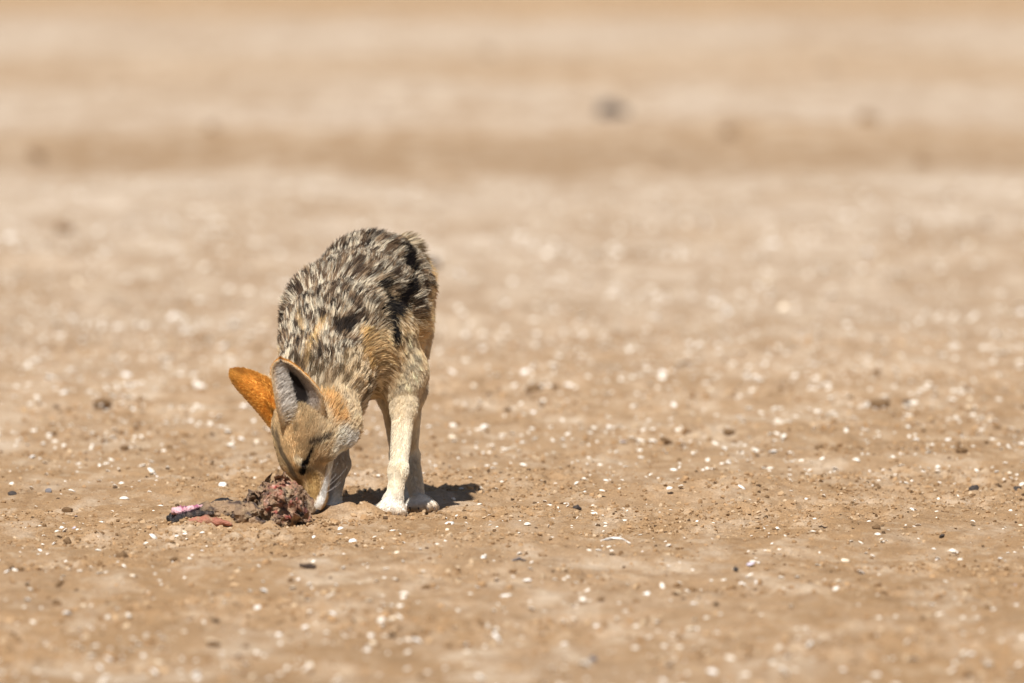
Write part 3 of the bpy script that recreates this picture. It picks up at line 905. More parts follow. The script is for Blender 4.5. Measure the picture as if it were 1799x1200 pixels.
for t1, f_, s_ in FOOT:
    a = t1 + f_ * 0.006 * s_; side = np.array([-f_[1], f_[0], 0])
    V = []
    for k, (d, z, r) in enumerate(((0, 0.000, 0.0020), (0.004, -0.0005, 0.0015), (0.007, -0.0025, 0.0008), (0.009, -0.005, 0.0002))):
        for q in range(5):
            an = 2 * math.pi * q / 5
            V.append(a + f_ * d + np.array([0, 0, z + r * math.sin(an)]) + side * r * math.cos(an))
    f = [(k * 5 + q, k * 5 + (q + 1) % 5, k * 5 + 5 + (q + 1) % 5, k * 5 + 5 + q) for k in range(3) for q in range(5)]
    under(mesh_obj('claw', V, f, CLAW), jack_root)
wp = []
for s in (1, -1):
    for k in range(9):
        a = H(0.016 * s, -0.010 - 0.004 * (k % 3), 0.088 + 0.007 * (k // 3))
        d = unit(HL * s * 1.0 + HF * RNG.uniform(-0.7, 0.15) + HU * RNG.uniform(-0.5, 0.2))
        Lw = RNG.uniform(0.035, 0.06)
        wp.append([a + d * Lw * t - HF * 0.012 * t * t for t in ts])
wp = np.array(wp)
hair_object('whiskers', wp, np.full(wp.shape, 0.85), np.repeat((0.00018 * np.array([1, .9, .8, .6, .3]))[None], len(wp), 0), FUR, jack_root)

# ------------------------------------------------------------------ the meat
meat_root = empty('meat_carcass', (float(P(440, 915, -0.2)[0]), -0.2, 0.0))
tag(meat_root, 'torn sandy meat and hide scrap lying on the sand under the jackal\'s muzzle', 'carcass')
def M(px, py, Y): return P(px, py, Y)
FL = []
for (x, y, Yd, r) in ((470, 895, -.19, 26), (500, 885, -.19, 34), (515, 897, -.19, 21), (490, 866, -.18, 18), (506, 872, -.18, 14), (529, 909, -.19, 12), (455, 885, -.18, 17), (480, 912, -.215, 17), (506, 912, -.215, 16), (446, 905, -.2, 15), (478, 853, -.17, 8), (505, 852, -.17, 10)):
    FL.append(seg(M(x, y, Yd - .03), M(x + 2, y + 4, Yd - .02), R(r), R(r), 0.010))
def flesh_post(p, F):
    a = noise3(p[:, 0] * 70, p[:, 1] * 70, p[:, 2] * 55, 61)
    e = noise3(p[:, 0] * 38, p[:, 1] * 38, p[:, 2] * 38, 65)
    b = 1 - np.abs(noise3(p[:, 0] * 92 + 3 * a, p[:, 1] * 92, p[:, 2] * 70 + 3 * a, 62))
    c = 1 - np.abs(noise3(p[:, 0] * 210, p[:, 1] * 210, p[:, 2] * 170, 63))
    d = noise3(p[:, 0] * 330, p[:, 1] * 330, p[:, 2] * 260, 64)
    return F - 0.012 * e - 0.008 * a - 0.009 * (b - 0.6) - 0.0055 * (c - 0.55) - 0.0020 * d
FM, lom = build_grid(FL, 0.0016, 0.02, flesh_post)
MV, MQ = surface_nets(FM, lom, 0.0016)
def flesh_colour(p):
    N = lambda f, sd: noise3(p[:, 0] * f, p[:, 1] * f, p[:, 2] * f, sd)
    c = np.tile(C(.27, .16, .09), (len(p), 1))                       # coated with sand
    redw = sstep(0.0, 0.55, N(60, 71) + 0.5 * N(150, 72) + 6.0 * (p[:, 0] - M(488, 880, -.19)[0]))
    c = mixc(c, C(.36, .16, .10), redw * 0.8)
    c = mixc(c, C(.42, .05, .045), sstep(0.3, 0.6, N(75, 73)) * redw * 0.85)
    c = mixc(c, C(.70, .46, .36), sstep(0.35, 0.7, N(130, 74)) * redw * 0.8)
    c = mixc(c, C(.42, .30, .18), sstep(0.0, 0.5, N(90, 75)) * 0.7)
    c = mixc(c, C(.05, .03, .024), sstep(0.3, 0.6, N(120, 76)) * 0.75)
    c = mixc(c, C(.09, .06, .045), sstep(0.2, 0.6, N(240, 77)) * 0.5)
    return c
flesh = under(mesh_obj('flesh', MV, MQ, FLESH, None, True, flesh_colour(MV)), meat_root)
HD = [seg(M(301, 914, -.26), M(325, 904, -.26), R(9), R(10), 0.008), seg(M(325, 904, -.26), M(365, 899, -.255), R(10), R(11), 0.01), seg(M(362, 902, -.255), M(410, 904, -.25), R(13), R(16), 0.012), seg(M(410, 904, -.25), M(450, 908, -.24), R(16), R(18), 0.012),
      seg(M(380, 893, -.235), M(440, 894, -.23), R(8), R(11), 0.01), seg(M(445, 915, -.27), M(470, 922, -.27), R(9), R(8), 0.01)]
def hide_post(p, F):
    return F - 0.005 * noise3(p[:, 0] * 60, p[:, 1] * 60, p[:, 2] * 60, 81) - 0.002 * noise3(p[:, 0] * 300, p[:, 1] * 300, p[:, 2] * 300, 84) - 0.006 * (0.5 - np.abs(noise3(p[:, 0] * 150, p[:, 1] * 150, p[:, 2] * 150, 82)))
FH, loh = build_grid(HD, 0.0022, 0.02, hide_post)
HV, HQ = surface_nets(FH, loh, 0.0022)
a = noise3(HV[:, 0] * 70, HV[:, 1] * 70, HV[:, 2] * 70, 83)
hc = mixc(np.tile(C(.33, .21, .12), (len(HV), 1)), C(.06, .036, .028), sstep(-0.1, 0.4, a))
hc = mixc(hc, C(.40, .28, .16), sstep(0.2, 0.6, noise3(HV[:, 0] * 160, HV[:, 1] * 160, HV[:, 2] * 160, 85)) * 0.6)
hc = mixc(hc, C(.022, .016, .015), sstep(M(372, 900, -.25)[0], M(345, 900, -.25)[0], HV[:, 0]))
hide = under(mesh_obj('hide', HV, HQ, FLESH, None, True, hc), meat_root)
def strip(name, pts, radii, colf, flat=0.5, seed=1, n=8):
    V, f = [], []
    fine = []
    for k in range(len(pts) - 1):
        for t in np.linspace(0, 1, 6, endpoint=False): fine.append((np.array(pts[k]) * (1 - t) + np.array(pts[k + 1]) * t, radii[k] * (1 - t) + radii[k + 1] * t))
    fine.append((np.array(pts[-1]), radii[-1]))
    for k, (c, r) in enumerate(fine):
        for q in range(n):
            an = 2 * math.pi * q / n
            rr = r * (1 + 0.5 * float(noise3(k * 0.9, q * 1.1, seed, seed)))
            V.append(c + np.array([0.0, rr * math.cos(an), rr * flat * math.sin(an)]))
    for k in range(len(fine) - 1):
        for q in range(n): f.append((k * n + q, k * n + (q + 1) % n, (k + 1) * n + (q + 1) % n, (k + 1) * n + q))
    f.append(tuple(range(n))[::-1]); f.append(tuple(range((len(fine) - 1) * n, len(fine) * n)))
    V = np.array(V)
    return under(mesh_obj(name, V, f, FLESH, None, True, colf(V)), hide)
def pinkf(V):
    n = noise3(V[:, 0] * 120, V[:, 1] * 120, V[:, 2] * 120, 91)
    return mixc(np.tile(C(.80, .47, .50), (len(V), 1)), C(.42, .10, .20), sstep(0.0, 0.5, n))
strip('sinew', [M(301, 899, -.272), M(312, 897, -.275), M(326, 897, -.275), M(340, 893, -.27), M(356, 889, -.265)], [R(5), R(9), R(8), R(6), R(3)], pinkf, 0.9, 5, 10)
def blackf(V): return mixc(np.tile(C(.016, .012, .011), (len(V), 1)), C(.09, .06, .045), sstep(0.1, 0.6, noise3(V[:, 0] * 200, V[:, 1] * 200, V[:, 2] * 200, 93)))
strip('dark_skin', [M(301, 918, -.28), M(312, 914, -.285), M(330, 907, -.285), M(350, 903, -.28), M(376, 902, -.275)], [R(6), R(11), R(8), R(7), R(3)], blackf, 0.9, 6, 10)
strip('dark_skin', [M(366, 889, -.235), M(382, 882, -.23), M(400, 881, -.23), M(422, 888, -.235)], [R(3), R(7), R(7), R(4)], blackf, 0.9, 7, 10)
def redf(V):
    n = noise3(V[:, 0] * 150, V[:, 1] * 150, V[:, 2] * 150, 92)
    return mixc(np.tile(C(.42, .16, .10), (len(V), 1)), C(.42, .27, .15), sstep(0.05, 0.6, n))
strip('red_flap', [M(332, 916, -.295), M(352, 914, -.295), M(380, 917, -.295), M(408, 921, -.30)], [R(4), R(10), R(10), R(4)], redf, 0.8, 8, 10)
def flap(px, py, Y, w, h, ang, seed):            # a torn, curled tatter
    rg = np.random.default_rng(seed); c = M(px, py, Y)
    ax = np.array([math.cos(ang), rg.uniform(-.4, .4), math.sin(ang)]); up = np.array([-math.sin(ang), rg.uniform(-.6, .2), math.cos(ang)])
    V, f = [], []
    nu, nv = 6, 5
    for i in range(nu):
        for j in range(nv):
            u, v = i / (nu - 1), j / (nv - 1) * 2 - 1
            wv = w * (1 - 0.75 * u ** 1.5) * (1 + 0.3 * rg.uniform(-1, 1))
            V.append(c + up * h * u + ax * wv * v * 0.5 + np.array([0, -1, 0]) * (0.006 * math.sin(3 * u + seed) + 0.004 * v * v) + rg.normal(0, 0.0007, 3))
    m = len(V)
    V = V + [q + np.array([0.0005, 0.0022, 0.0005]) for q in V]
    for i in range(nu - 1):
        for j in range(nv - 1):
            a = i * nv + j
            f.append((a, a + 1, a + nv + 1, a + nv)); f.append((m + a, m + a + nv, m + a + nv + 1, m + a + 1))
    ring = [j for j in range(nv)] + [i * nv + nv - 1 for i in range(1, nu)] + [(nu - 1) * nv + j for j in range(nv - 2, -1, -1)] + [i * nv for i in range(nu - 2, 0, -1)]
    for a, b in zip(ring, ring[1:] + ring[:1]): f.append((a, m + a, m + b, b))
    V = np.array(V)
    under(mesh_obj('flesh_flap', V, f, FLESH, None, True, flesh_colour(V)), flesh)
for k, q in enumerate([(476, 856, -.185, 16, 24, .25), (468, 862, -.19, 14, 18, .5), (452, 876, -.19, 18, 16, .7), (440, 884, -.19, 16, 14, .6), (494, 848, -.185, 20, 14, .1), (500, 858, -.19, 26, 14, -.2), (445, 884, -.20, 22, 14, .4), (462, 872, -.2, 24, 12, .5), (508, 862, -.185, 24, 12, -.5), (490, 880, -.235, 34, 26, .1), (510, 895, -.235, 30, 24, -.2), (522, 892, -.225, 24, 22, -.4), (470, 905, -.24, 30, 24, .3), (532, 912, -.225, 22, 20, -.5), (525, 918, -.24, 26, 20, .1), (492, 916, -.245, 28, 22, -.1), (450, 918, -.235, 24, 18, .35), (503, 872, -.21, 22, 20, .6)]):
    for e in range(3):
        fr = np.random.default_rng(900 + 3 * k + e)
        flap(q[0] + fr.uniform(-9, 9), q[1] + fr.uniform(-8, 6), q[2] - .03 + fr.uniform(-.010, .004), R(q[3]) * fr.uniform(.4, .85), R(q[4]) * fr.uniform(.5, 1.0), q[5] + fr.normal(0, .7), 200 + 3 * k + e)

# ------------------------------------------------------------------ shells, stones and clods
def chip_mesh(name, mat, seed, n=9, dome=0.35, aspect=1.0, thick=0.12, jag=0.28):
    rg = np.random.default_rng(seed)
    V, f = [], []
    out = [1 + jag * rg.uniform(-1, 0.6) for _ in range(n)]
    for z0 in (0, -thick):
        V.append((0, 0, dome + z0))
        for rr, zz in ((0.6, dome * 0.68), (1.0, 0.0)):
            for q in range(n):
                an = 2 * math.pi * q / n
                V.append((rr * out[q] * math.cos(an), rr * out[q] * math.sin(an) * aspect, zz + z0 + 0.06 * rg.uniform(-1, 1)))
    m = 1 + 2 * n
    for o, fl in ((0, False), (m, True)):
        for q in range(n):
            a, b = o + 1 + q, o + 1 + (q + 1) % n
            t = (o, a, b); u = (a, a + n, b + n, b)
            f.append(t[::-1] if fl else t); f.append(u[::-1] if fl else u)
    for q in range(n):
        a, b = 1 + n + q, 1 + n + (q + 1) % n
        f.append((a, m + a, m + b, b))
    me = bpy.data.meshes.new(name); me.from_pydata(V, [], f)
    me.polygons.foreach_set('use_smooth', np.ones(len(f), bool)); me.materials.append(mat)
    return me
def clod_mesh(name, mat, seed, squash=0.7):
    V, f = uv_ball(np.zeros(3), np.eye(3), np.array([1, 1, squash]), 8, 5)
    V = np.array(V)
    V = V * (1 + 0.38 * noise3(V[:, 0] * 1.7 + seed * 5.3, V[:, 1] * 1.7, V[:, 2] * 1.7, seed))[:, None]
    me = bpy.data.meshes.new(name); me.from_pydata(V.tolist(), [], f)
    me.materials.append(mat)
    return me
SH = {'white': [chip_mesh('shell_fragment', SHELL_WHITE, 300 + k, 9, 0.25 + 0.12 * (k % 3), 0.55 + 0.15 * (k % 4)) for k in range(7)],
      'cream': [chip_mesh('shell_fragment', SHELL_CREAM, 320 + k, 9, 0.3, 0.6 + 0.1 * k) for k in range(4)],
      'lilac': [chip_mesh('shell_fragment', SHELL_LILAC, 340 + k, 9, 0.3, 0.7) for k in range(3)]}
ST = {'dark': [clod_mesh('pebble', STONE_DARK, 360 + k) for k in range(4)], 'grey': [clod_mesh('pebble', STONE_GREY, 370 + k) for k in range(3)],
      'brown': [clod_mesh('sand_clod', CLOD_BROWN, 380 + k, 0.6) for k in range(4)]}
def put(name, me, p, size, tilt=0.35, sink=0.1):
    o = bpy.data.objects.new(name, me)
    o.location = (p[0], p[1], p[2] + size * sink)
    o.scale = (size, size * random.uniform(.8, 1.2), size * random.uniform(.8, 1.2))
    o.rotation_euler = (random.gauss(0.12, tilt), random.gauss(0, tilt), random.uniform(0, 6.28))
    COL.objects.link(o)
    return o
MARKS = [(f, G(x, y)) for f, x, y in (('the jackal\'s paws', 715, 905), ('the pink end of the meat', 310, 900), ('the torn meat lump', 500, 930), ('the curved shell sliver', 1080, 953),
    ('the row of seaweed scraps', 1745, 866), ('the black angular pebble', 1655, 943), ('the dark stick', 541, 999), ('the largest pale shell', 1370, 746), ('the slate grey pebble', 1325, 913),
    ('the grey bent twig', 912, 988), ('the dark stone behind the jackal\'s rump', 758, 467), ('the lone flat dark flake', 22, 870), ('the lilac shell by the brown clod', 134, 908),
    ('the dark brown lump', 1594, 713), ('the upright pointed shell', 670, 1101), ('the large round foreground shell', 1029, 1170), ('the brown clod behind the jackal\'s ears', 112, 407), ('the small dark stone on the shelly sand', 1542, 599))]
NEARBY = {}
def where(p, size_m):
    k = min(range(len(MARKS)), key=lambda i: (MARKS[i][1][0] - p[0]) ** 2 + (0.35 * (MARKS[i][1][1] - p[1])) ** 2)
    return ('tiny' if size_m < 0.0042 else 'small' if size_m < 0.0068 else 'broad'), MARKS[k][0]
def shell_tag(o, kind, p, size_m):
    w, m = where(p, size_m)
    colour = {'white': 'white', 'cream': 'cream', 'lilac': 'greyish lilac'}[kind]
    tag(o, f'{w} {colour} shell fragment on the sand near {m}', 'shell', f'{kind} shell fragments on the sand')
def shell(px, py, w, kind='white', label=None, tilt=0.32):
    p = G(px, py)
    sc_ = (p[1] - CAM_Y) / FPX
    o = put('shell_fragment', random.choice(SH[kind]), p, max(0.0022, w * 0.5 * sc_ * 1.05), tilt, 0.15)
    if label: tag(o, label, 'shell')
    else: shell_tag(o, kind, p, o.scale[0])
    return o
# picked out on the photograph
shell(219, 877, 17, label='bright white rounded shell on the sand behind the pink end of the meat')
shell(283, 891, 15, label='flat white shell sliver just behind the pink end of the meat')
shell(268, 945, 20, label='wide white shell chip on the sand in front of the dark hide end')
shell(598, 930, 14, label='bright white shell chip in front of the scraped sand by the muzzle')
BIG = chip_mesh('shell_fragment', plain('dull_shell', (0.60, 0.50, 0.39), 0.6, 0.3, 0.15), 351, 11, 0.16, 0.8)
SH['big'] = [BIG]
shell(1370, 748, 56, 'big', tilt=0.12, label='largest pale shell, broad and blurred, on the sand behind the crumbly mound')
shell(343, 1187, 26, label='large rounded white shell in the blurred foreground below the dark stick')
shell(1029, 1170, 24, label='large round white shell beside a grey pebble in the blurred foreground')
shell(670, 1101, 15, label='upright pointed white shell in the blurred foreground', tilt=1.2)
shell(1302, 856, 16, label='white wedge shell on the crumbly sand mound', tilt=0.9)
listed = [(95, 956, 9), (71, 968, 11), (12, 1005, 14), (67, 1040, 10), (49, 1055, 13), (146, 1065, 14), (224, 1057, 17), (232, 1012, 12), (297, 1003, 8), (130, 1022, 9), (356, 968, 10), (325, 938, 9), (310, 942, 8), (551, 944, 9), (688, 934, 13), (697, 972, 13), (786, 931, 9), (868, 932, 10), (849, 980, 12), (465, 1041, 16), (367, 1043, 11), (514, 1033, 15), (549, 1035, 12), (603, 998, 13), (522, 1020, 10), (838, 1032, 10), (887, 1048, 22), (585, 1080, 15), (790, 1082, 18), (762, 1101, 14), (286, 1123, 15), (376, 1132, 26), (252, 1153, 15), (278, 1164, 17), (442, 1191, 17), (645, 1145, 16), (490, 1117, 12), (536, 1102, 12), (821, 1168, 13), (857, 849, 14), (57, 805, 15), (268, 734, 15), (235, 777, 16), (247, 697, 16), (428, 715, 17), (352, 680, 24), (385, 733, 11), (182, 663, 15), (214, 697, 12), (370, 732, 14), (335, 741, 11), (285, 748, 11), (195, 830, 11), (274, 838, 9), (390, 840, 12), (390, 853, 15), (425, 773, 14), (450, 776, 12), (203, 858, 20), (126, 863, 14), (187, 760, 11), (87, 800, 12), (55, 858, 13), (372, 877, 10), (325, 935, 12), (355, 937, 10), (43, 928, 7), (100, 910, 8),
          (1128, 970, 8), (1147, 947, 8), (1065, 845, 11), (967, 872, 12), (908, 876, 11), (1182, 826, 16), (1398, 869, 15), (1416, 877, 9), (1406, 891, 5), (1225, 917, 9), (1346, 925, 10), (1526, 917, 11), (1607, 926, 9), (1640, 965, 9), (1757, 982, 13), (1301, 1026, 10), (1473, 1021, 12), (1136, 1044, 14), (1785, 1066, 14), (1229, 1051, 12), (1033, 1021, 9), (1011, 981, 10), (1355, 956, 8), (1135, 1081, 13), (1212, 1106, 18), (1252, 1182, 20), (1605, 1160, 18), (1540, 1187, 17), (1790, 1168, 14), (1482, 1178, 12), (1170, 1152, 11), (1382, 1155, 12), (1460, 751, 16), (1602, 674, 17), (1665, 775, 17), (1609, 773, 14), (1745, 762, 15), (1037, 740, 15), (1070, 751, 15), (997, 677, 15), (1357, 796, 24), (1583, 835, 8), (1555, 827, 8), (1712, 907, 9), (1750, 829, 9), (1774, 831, 9), (1793, 923, 8), (1468, 826, 12), (1507, 810, 8), (1360, 813, 12), (851, 751, 16), (1184, 712, 14), (935, 727, 14), (918, 778, 14), (853, 780, 12), (990, 773, 10), (1148, 800, 9), (1026, 842, 10), (1247, 740, 10), (1300, 760, 13), (952, 679, 10), (1225, 1105, 10), (1005, 1000, 7), (1645, 984, 8), (1700, 1000, 8), (1770, 972, 8)]
for q in listed: shell(*q, kind='white' if random.random() < 0.86 else 'cream')
for q in [(134, 908, 9), (130, 928, 10), (1318, 992, 18), (1095, 777, 12), (1780, 1030, 12)]: shell(*q, kind='lilac')
# long curved sliver
def sliver():
    pts = [G(1055 + 52 * t, 953 - 5 * math.sin(math.pi * min(1, t * 1.05)) + (4 * max(0, t - .75) * 4 if t > .75 else 0)) for t in np.linspace(0, 1, 9)]
    V, f = [], []
    for k, p in enumerate(pts):
        r = 0.0026 * (0.35 + 0.65 * math.sin(math.pi * (k + .8) / 9.6))
        for q in range(6):
            an = 2 * math.pi * q / 6
            V.append((p[0] - pts[4][0], p[1] - pts[4][1] + 2.2 * r * math.cos(an), p[2] - pts[4][2] + 0.002 + r * math.sin(an)))
    for k in range(8):
        for q in range(6): f.append((k * 6 + q, k * 6 + (q + 1) % 6, k * 6 + 6 + (q + 1) % 6, k * 6 + 6 + q))
    f.append(tuple(range(6))[::-1]); f.append(tuple(range(48, 54)))
    o = mesh_obj('shell_sliver', V, f, SHELL_WHITE); o.location = pts[4]
    tag(o, 'long thin curved white shell sliver lying alone on the bare sand', 'shell')
sliver()
def twig(px, py, w, ang, label, mat=WEED, th=3.5, name='twig', bend=0.2):
    p0 = G(px, py); sc_ = (p0[1] - CAM_Y) / FPX
    V, f = [], []; n = 7
    for k in range(n):
        t = k / (n - 1) - .5
        xx = w * sc_ * t; yy = math.sin(ang) * xx * 3; zz = 0.002 + bend * w * sc_ * (0.25 - t * t) + 0.001 * random.uniform(-1, 1)
        r = th * sc_ * 0.5 * (0.5 + 0.8 * (0.25 - t * t) * 4) * random.uniform(.8, 1.2)
        zz += float(height(p0[0] + xx, p0[1] + yy)) - p0[2]
        for q in range(6):
            an = 2 * math.pi * q / 6
            V.append((xx, yy + 1.6 * r * math.cos(an), zz + r * math.sin(an)))
    for k in range(n - 1):
        for q in range(6): f.append((k * 6 + q, k * 6 + (q + 1) % 6, k * 6 + 6 + (q + 1) % 6, k * 6 + 6 + q))
    f.append(tuple(range(6))[::-1]); f.append(tuple(range((n - 1) * 6, n * 6)))
    o = mesh_obj(name, V, f, mat); o.location = p0
    tag(o, label, 'twig')
twig(541, 999, 30, -0.3, 'short thick dark brown stick lying on the sand in front of the meat', th=9)
twig(912, 988, 26, 0.7, 'small grey bent twig on the sand left of the curved shell sliver', STONE_GREY, 5, bend=0.35)
twig(1596, 928, 18, 0.1, 'thin dark curved twig touching a white shell chip', th=3, bend=-0.15)
twig(1446, 930, 16, -0.8, 'thin dark tilted twig on the crumbly sand', th=3, bend=0.3)
twig(1483, 905, 22, -0.2, 'thin brown looped root fibre on the crumbly sand', th=2.5, bend=0.4)
def stone(px, py, w, kind, label, name=None, group=None, sink=0.25):
    p = G(px, py); sc_ = (p[1] - CAM_Y) / FPX
    nm = name or ('sand_clod' if kind == 'brown' else 'pebble')
    o = put(nm, random.choice(ST[kind]), p, w * .5 * sc_, 0.3, sink)
    tag(o, label, 'clod' if nm == 'sand_clod' else 'seaweed' if nm == 'seaweed_scrap' else 'pebble', group)
stone(1075, 203, 44, 'dark', 'largest dark stone, far out on the pale sand strip beyond the brown band')
stone(1523, 221, 44, 'brown', 'brown clod, far out on the brown band of sand')
stone(112, 407, 32, 'brown', 'brown clod alone on the pale sand far behind the jackal\'s ears')
stone(122, 460, 18, 'brown', 'small brown clod lying in front of a larger one on the far pale sand')
stone(758, 467, 26, 'dark', 'dark stone on the pale sand right behind the jackal\'s rump')
stone(1542, 599, 14, 'dark', 'small dark stone on the shelly sand beyond the big pale shell')
stone(1594, 713, 22, 'dark', 'dark brown lump on the shelly sand behind the crumbly mound')
stone(1545, 715, 34, 'brown', 'low brown clod beside the dark brown lump on the shelly sand')
stone(1655, 943, 10, 'dark', 'small black angular pebble on bare sand in front of the seaweed scraps')
stone(1293, 1002, 12, 'dark', 'small dark pebble behind a lilac shell flake')
stone(1325, 913, 9, 'grey', 'small round slate grey pebble on the crumbly sand')
stone(1367, 862, 12, 'grey', 'small pale grey pebble on the crumbly sand mound')
stone(1042, 1160, 15, 'grey', 'grey pebble behind the large round white shell in the foreground')
stone(1014, 894, 15, 'dark', 'flat black flake on the sand behind the curved shell sliver')
stone(22, 870, 16, 'dark', 'flat dark flake on the sand far left of the meat')
stone(85, 865, 14, 'grey', 'small grey brown pebble on the sand left of the meat')
stone(118, 899, 22, 'brown', 'dark brown crumbly clod behind a lilac shell on the left sand')
stone(1710, 865, 26, 'dark', 'largest dark scrap of dried seaweed at the end of a short row', 'seaweed_scrap')
stone(1745, 867, 16, 'dark', 'middle dark scrap of dried seaweed in a short row', 'seaweed_scrap')
stone(1786, 863, 18, 'dark', 'flat dark scrap of dried seaweed at the outer end of a short row', 'seaweed_scrap')
for q in [(183, 714, 34, 'brown'), (118, 953, 18, 'brown'), (105, 1027, 16, 'brown'), (215, 980, 24, 'brown'), (870, 1014, 16, 'brown'), (1580, 1038, 18, 'brown'), (1055, 1055, 14, 'brown'), (1440, 793, 20, 'brown'), (1540, 929, 16, 'brown'), (975, 681, 14, 'brown'), (940, 686, 30, 'brown'), (1170, 778, 26, 'brown'), (1280, 762, 18, 'brown'), (445, 800, 14, 'brown'), (218, 789, 14, 'brown'), (247, 916, 10, 'brown'), (1610, 815, 26, 'brown'), (1690, 795, 22, 'brown'), (1540, 860, 20, 'brown'), (105, 946, 14, 'brown'), (305, 985, 14, 'brown'), (590, 1105, 18, 'brown')]:
    stone(*q, f'{"wide" if q[2] > 21 else "small"} low damp brown sand clod near {where(G(q[0], q[1]), 1)[1]}', group='damp sand clods')
for q in [(200, 162, 30), (65, 272, 30), (370, 228, 28), (675, 192, 24), (1725, 397, 26), (1620, 287, 30), (1170, 284, 26), (1280, 229, 30), (1450, 122, 26), (860, 95, 24)]:
    stone(*q, 'brown', f'low brown clod far out near the {"largest dark stone" if q[0] > 800 else "brown sand band"}', group='far clods', sink=-0.1)

# the many others: the bigger ones singly, the rest as one mass
def density(py, px):
    d = np.interp(py, [0, 215, 305, 330, 420, 500, 560, 640, 760, 800, 850, 950, 1100, 1200], [.02, .0, .0, .4, .7, .9, 1.1, 1.2, 1.1, .7, .26, .18, .22, .26])
    return d * (0.55 + 0.9 * max(0, float(noise2(px / 90.0, py / 32.0, 99)) + 0.35))
cand = []
rr_ = random.Random(8)
while len(cand) < 7000:
    px, py = rr_.uniform(-120, 1920), rr_.uniform(310, 1230)
    if rr_.random() < density(py, px):
        size = 0.0022 + 0.0045 * rr_.random() ** 3 + (np.interp(py, [300, 560, 800], [0.010, 0.0075, 0.0015]) * rr_.random() ** 1.5)
        cand.append((px, py, size))
def free(px, py): return not (280 < px < 780 and 845 < py < 935)
cand = [c for c in cand if free(c[0], c[1])]
def shown(c): return c[2] / (row_to_Y(c[1]) - CAM_Y) * (1 if 0 < c[0] < 1799 and 330 < c[1] < 1200 else 0)
cand.sort(key=shown, reverse=True)
n_named = 300 - len(listed)
for px, py, size in cand[:n_named]:
    p = G(px, py)
    kind = 'white' if rr_.random() < (0.8 if py > 600 else 0.4) else 'cream'
    o = put('shell_fragment', rr_.choice(SH[kind]), p, size, 0.4, 0.1)
    shell_tag(o, kind, p, size)
def mass(name, items, meshes, mat, label, cat, tilt=0.36, sink=0.08, smooth=True):
    arr = []
    for me in meshes:
        v = np.zeros(len(me.vertices) * 3); me.vertices.foreach_get('co', v)
        arr.append((v.reshape(-1, 3), [tuple(p.vertices) for p in me.polygons]))
    V, f, off = [], [], 0
    for (x, y, z, size) in items:
        v, fc = arr[RNG.integers(len(arr))]
        a, b, c = RNG.normal(0.1, tilt), RNG.normal(0, tilt), RNG.uniform(0, 6.28)
        ca_, sa = math.cos(c), math.sin(c)
        w = v * size * RNG.uniform(.75, 1.25, 3)
        w = np.stack([w[:, 0], w[:, 1] * math.cos(a) - w[:, 2] * math.sin(a), w[:, 1] * math.sin(a) + w[:, 2] * math.cos(a)], 1)
        w = np.stack([w[:, 0] * math.cos(b) + w[:, 2] * math.sin(b), w[:, 1], -w[:, 0] * math.sin(b) + w[:, 2] * math.cos(b)], 1)
        w = np.stack([w[:, 0] * ca_ - w[:, 1] * sa, w[:, 0] * sa + w[:, 1] * ca_, w[:, 2]], 1)
        V.append(w + [x, y, z + size * sink]); f += [tuple(k + off for k in q) for q in fc]; off += len(v)
    o = mesh_obj(name, np.concatenate(V), f, mat, None, smooth)
    return tag(o, label, cat, kind='stuff')
rest = np.array(cand[n_named:])
items = [(*g, s) for g, s in zip(G(rest[:, 0], rest[:, 1]), rest[:, 2])]
mass('shell_grit', items, SH['white'] + SH['cream'], plain('shell_grit', (0.84, 0.78, 0.69), 0.5, 0.35, 0.15, 300.0), 'countless tiny white shell bits strewn over the sand', 'shell grit')
# crumbs of sand: everywhere a little, many on the loose patches and round the paws
def crumb_field(n, x0, x1, y0, y1, smin_, smax_, pw):
    xs, ys = RNG.uniform(x0, x1, n * 4), RNG.uniform(y0, y1, n * 4)
    loose = noise2(xs * 2.6 + 3.1, ys * 3.3, 7) + 0.45 * noise2(xs * 9, ys * 6, 8) + 0.3 * noise2(xs * 25, ys * 12, 14)
    sel = RNG.random(n * 4) < 0.10 + 0.9 * np.clip((loose + .1) / .7, 0, 1)
    xs, ys = xs[sel][:n], ys[sel][:n]
    return np.stack([xs, ys, height(xs, ys), smin_ + (smax_ - smin_) * RNG.random(len(xs)) ** pw], 1)
cf = [crumb_field(23000, -1.0, 1.0, -1.3, 1.9, 0.0009, 0.0042, 3.5), crumb_field(2600, -0.95, 0.95, -3.6, -1.3, 0.0018, 0.0065, 3), crumb_field(4500, -1.3, 1.3, 1.9, 6.5, 0.0018, 0.007, 3)]
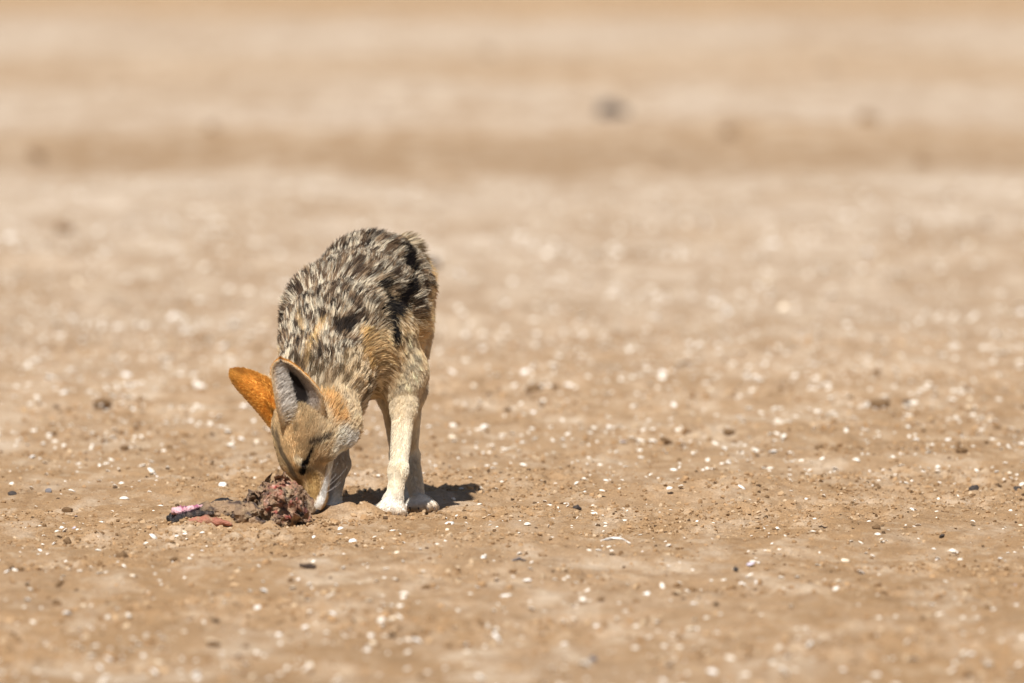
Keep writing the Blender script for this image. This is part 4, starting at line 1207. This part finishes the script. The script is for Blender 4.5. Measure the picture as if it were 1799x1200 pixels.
for (cx, cy, rx, ry, n) in ((590, 903, .05, .03, 220), (640, 905, .06, .035, 220), (565, 918, .04, .02, 120), (400, 928, .1, .02, 240), (330, 924, .04, .02, 80), (1290, 850, .1, .15, 260), (1420, 845, .12, .12, 260), (700, 912, .05, .02, 90), (770, 868, .06, .05, 120), (640, 870, .04, .05, 90)):
    c = G(cx, cy)
    xs, ys = c[0] + RNG.normal(0, rx, n), c[1] + RNG.normal(0, ry, n)
    cf.append(np.stack([xs, ys, height(xs, ys), 0.0012 + 0.0045 * RNG.random(n) ** 2.5], 1))
cf = np.concatenate(cf)
phi = (1 + 5 ** .5) / 2
ico = np.array([(-1, phi, 0), (1, phi, 0), (-1, -phi, 0), (1, -phi, 0), (0, -1, phi), (0, 1, phi), (0, -1, -phi), (0, 1, -phi), (phi, 0, -1), (phi, 0, 1), (-phi, 0, -1), (-phi, 0, 1)]) / math.sqrt(1 + phi * phi)
icf = np.array([(0, 11, 5), (0, 5, 1), (0, 1, 7), (0, 7, 10), (0, 10, 11), (1, 5, 9), (5, 11, 4), (11, 10, 2), (10, 7, 6), (7, 1, 8), (3, 9, 4), (3, 4, 2), (3, 2, 6), (3, 6, 8), (3, 8, 9), (4, 9, 5), (2, 4, 11), (6, 2, 10), (8, 6, 7), (9, 8, 1)])
nc = len(cf)
ang = RNG.uniform(0, 2 * math.pi, (nc, 1))
w = ico[None] * RNG.uniform(0.6, 1.35, (nc, 12, 1)) * RNG.uniform(0.7, 1.35, (nc, 1, 3)) * cf[:, None, 3:4]
w = np.stack([w[..., 0] * np.cos(ang) - w[..., 1] * np.sin(ang), w[..., 0] * np.sin(ang) + w[..., 1] * np.cos(ang), w[..., 2] * 0.85], -1)
w[..., 2] += cf[:, None, 3] * 0.25
w += cf[:, None, :3]
tone = np.array([(.30, .185, .095), (.36, .225, .118), (.42, .285, .165), (.50, .37, .24), (.20, .12, .06), (.10, .062, .035)])
tc_ = tone[RNG.choice(6, nc, p=[.29, .29, .17, .09, .12, .04])] * RNG.uniform(.85, 1.15, (nc, 1))
cm = mesh_obj('sand_crumbs', w.reshape(-1, 3), (icf[None] + 12 * np.arange(nc)[:, None, None]).reshape(-1, 3), attr_material('sand_crumb', 0.95, 0.1), None, False, np.repeat(tc_, 12, 0))
tag(cm, 'loose crumbs of sand scattered over the ground', 'sand crumbs', kind='stuff')
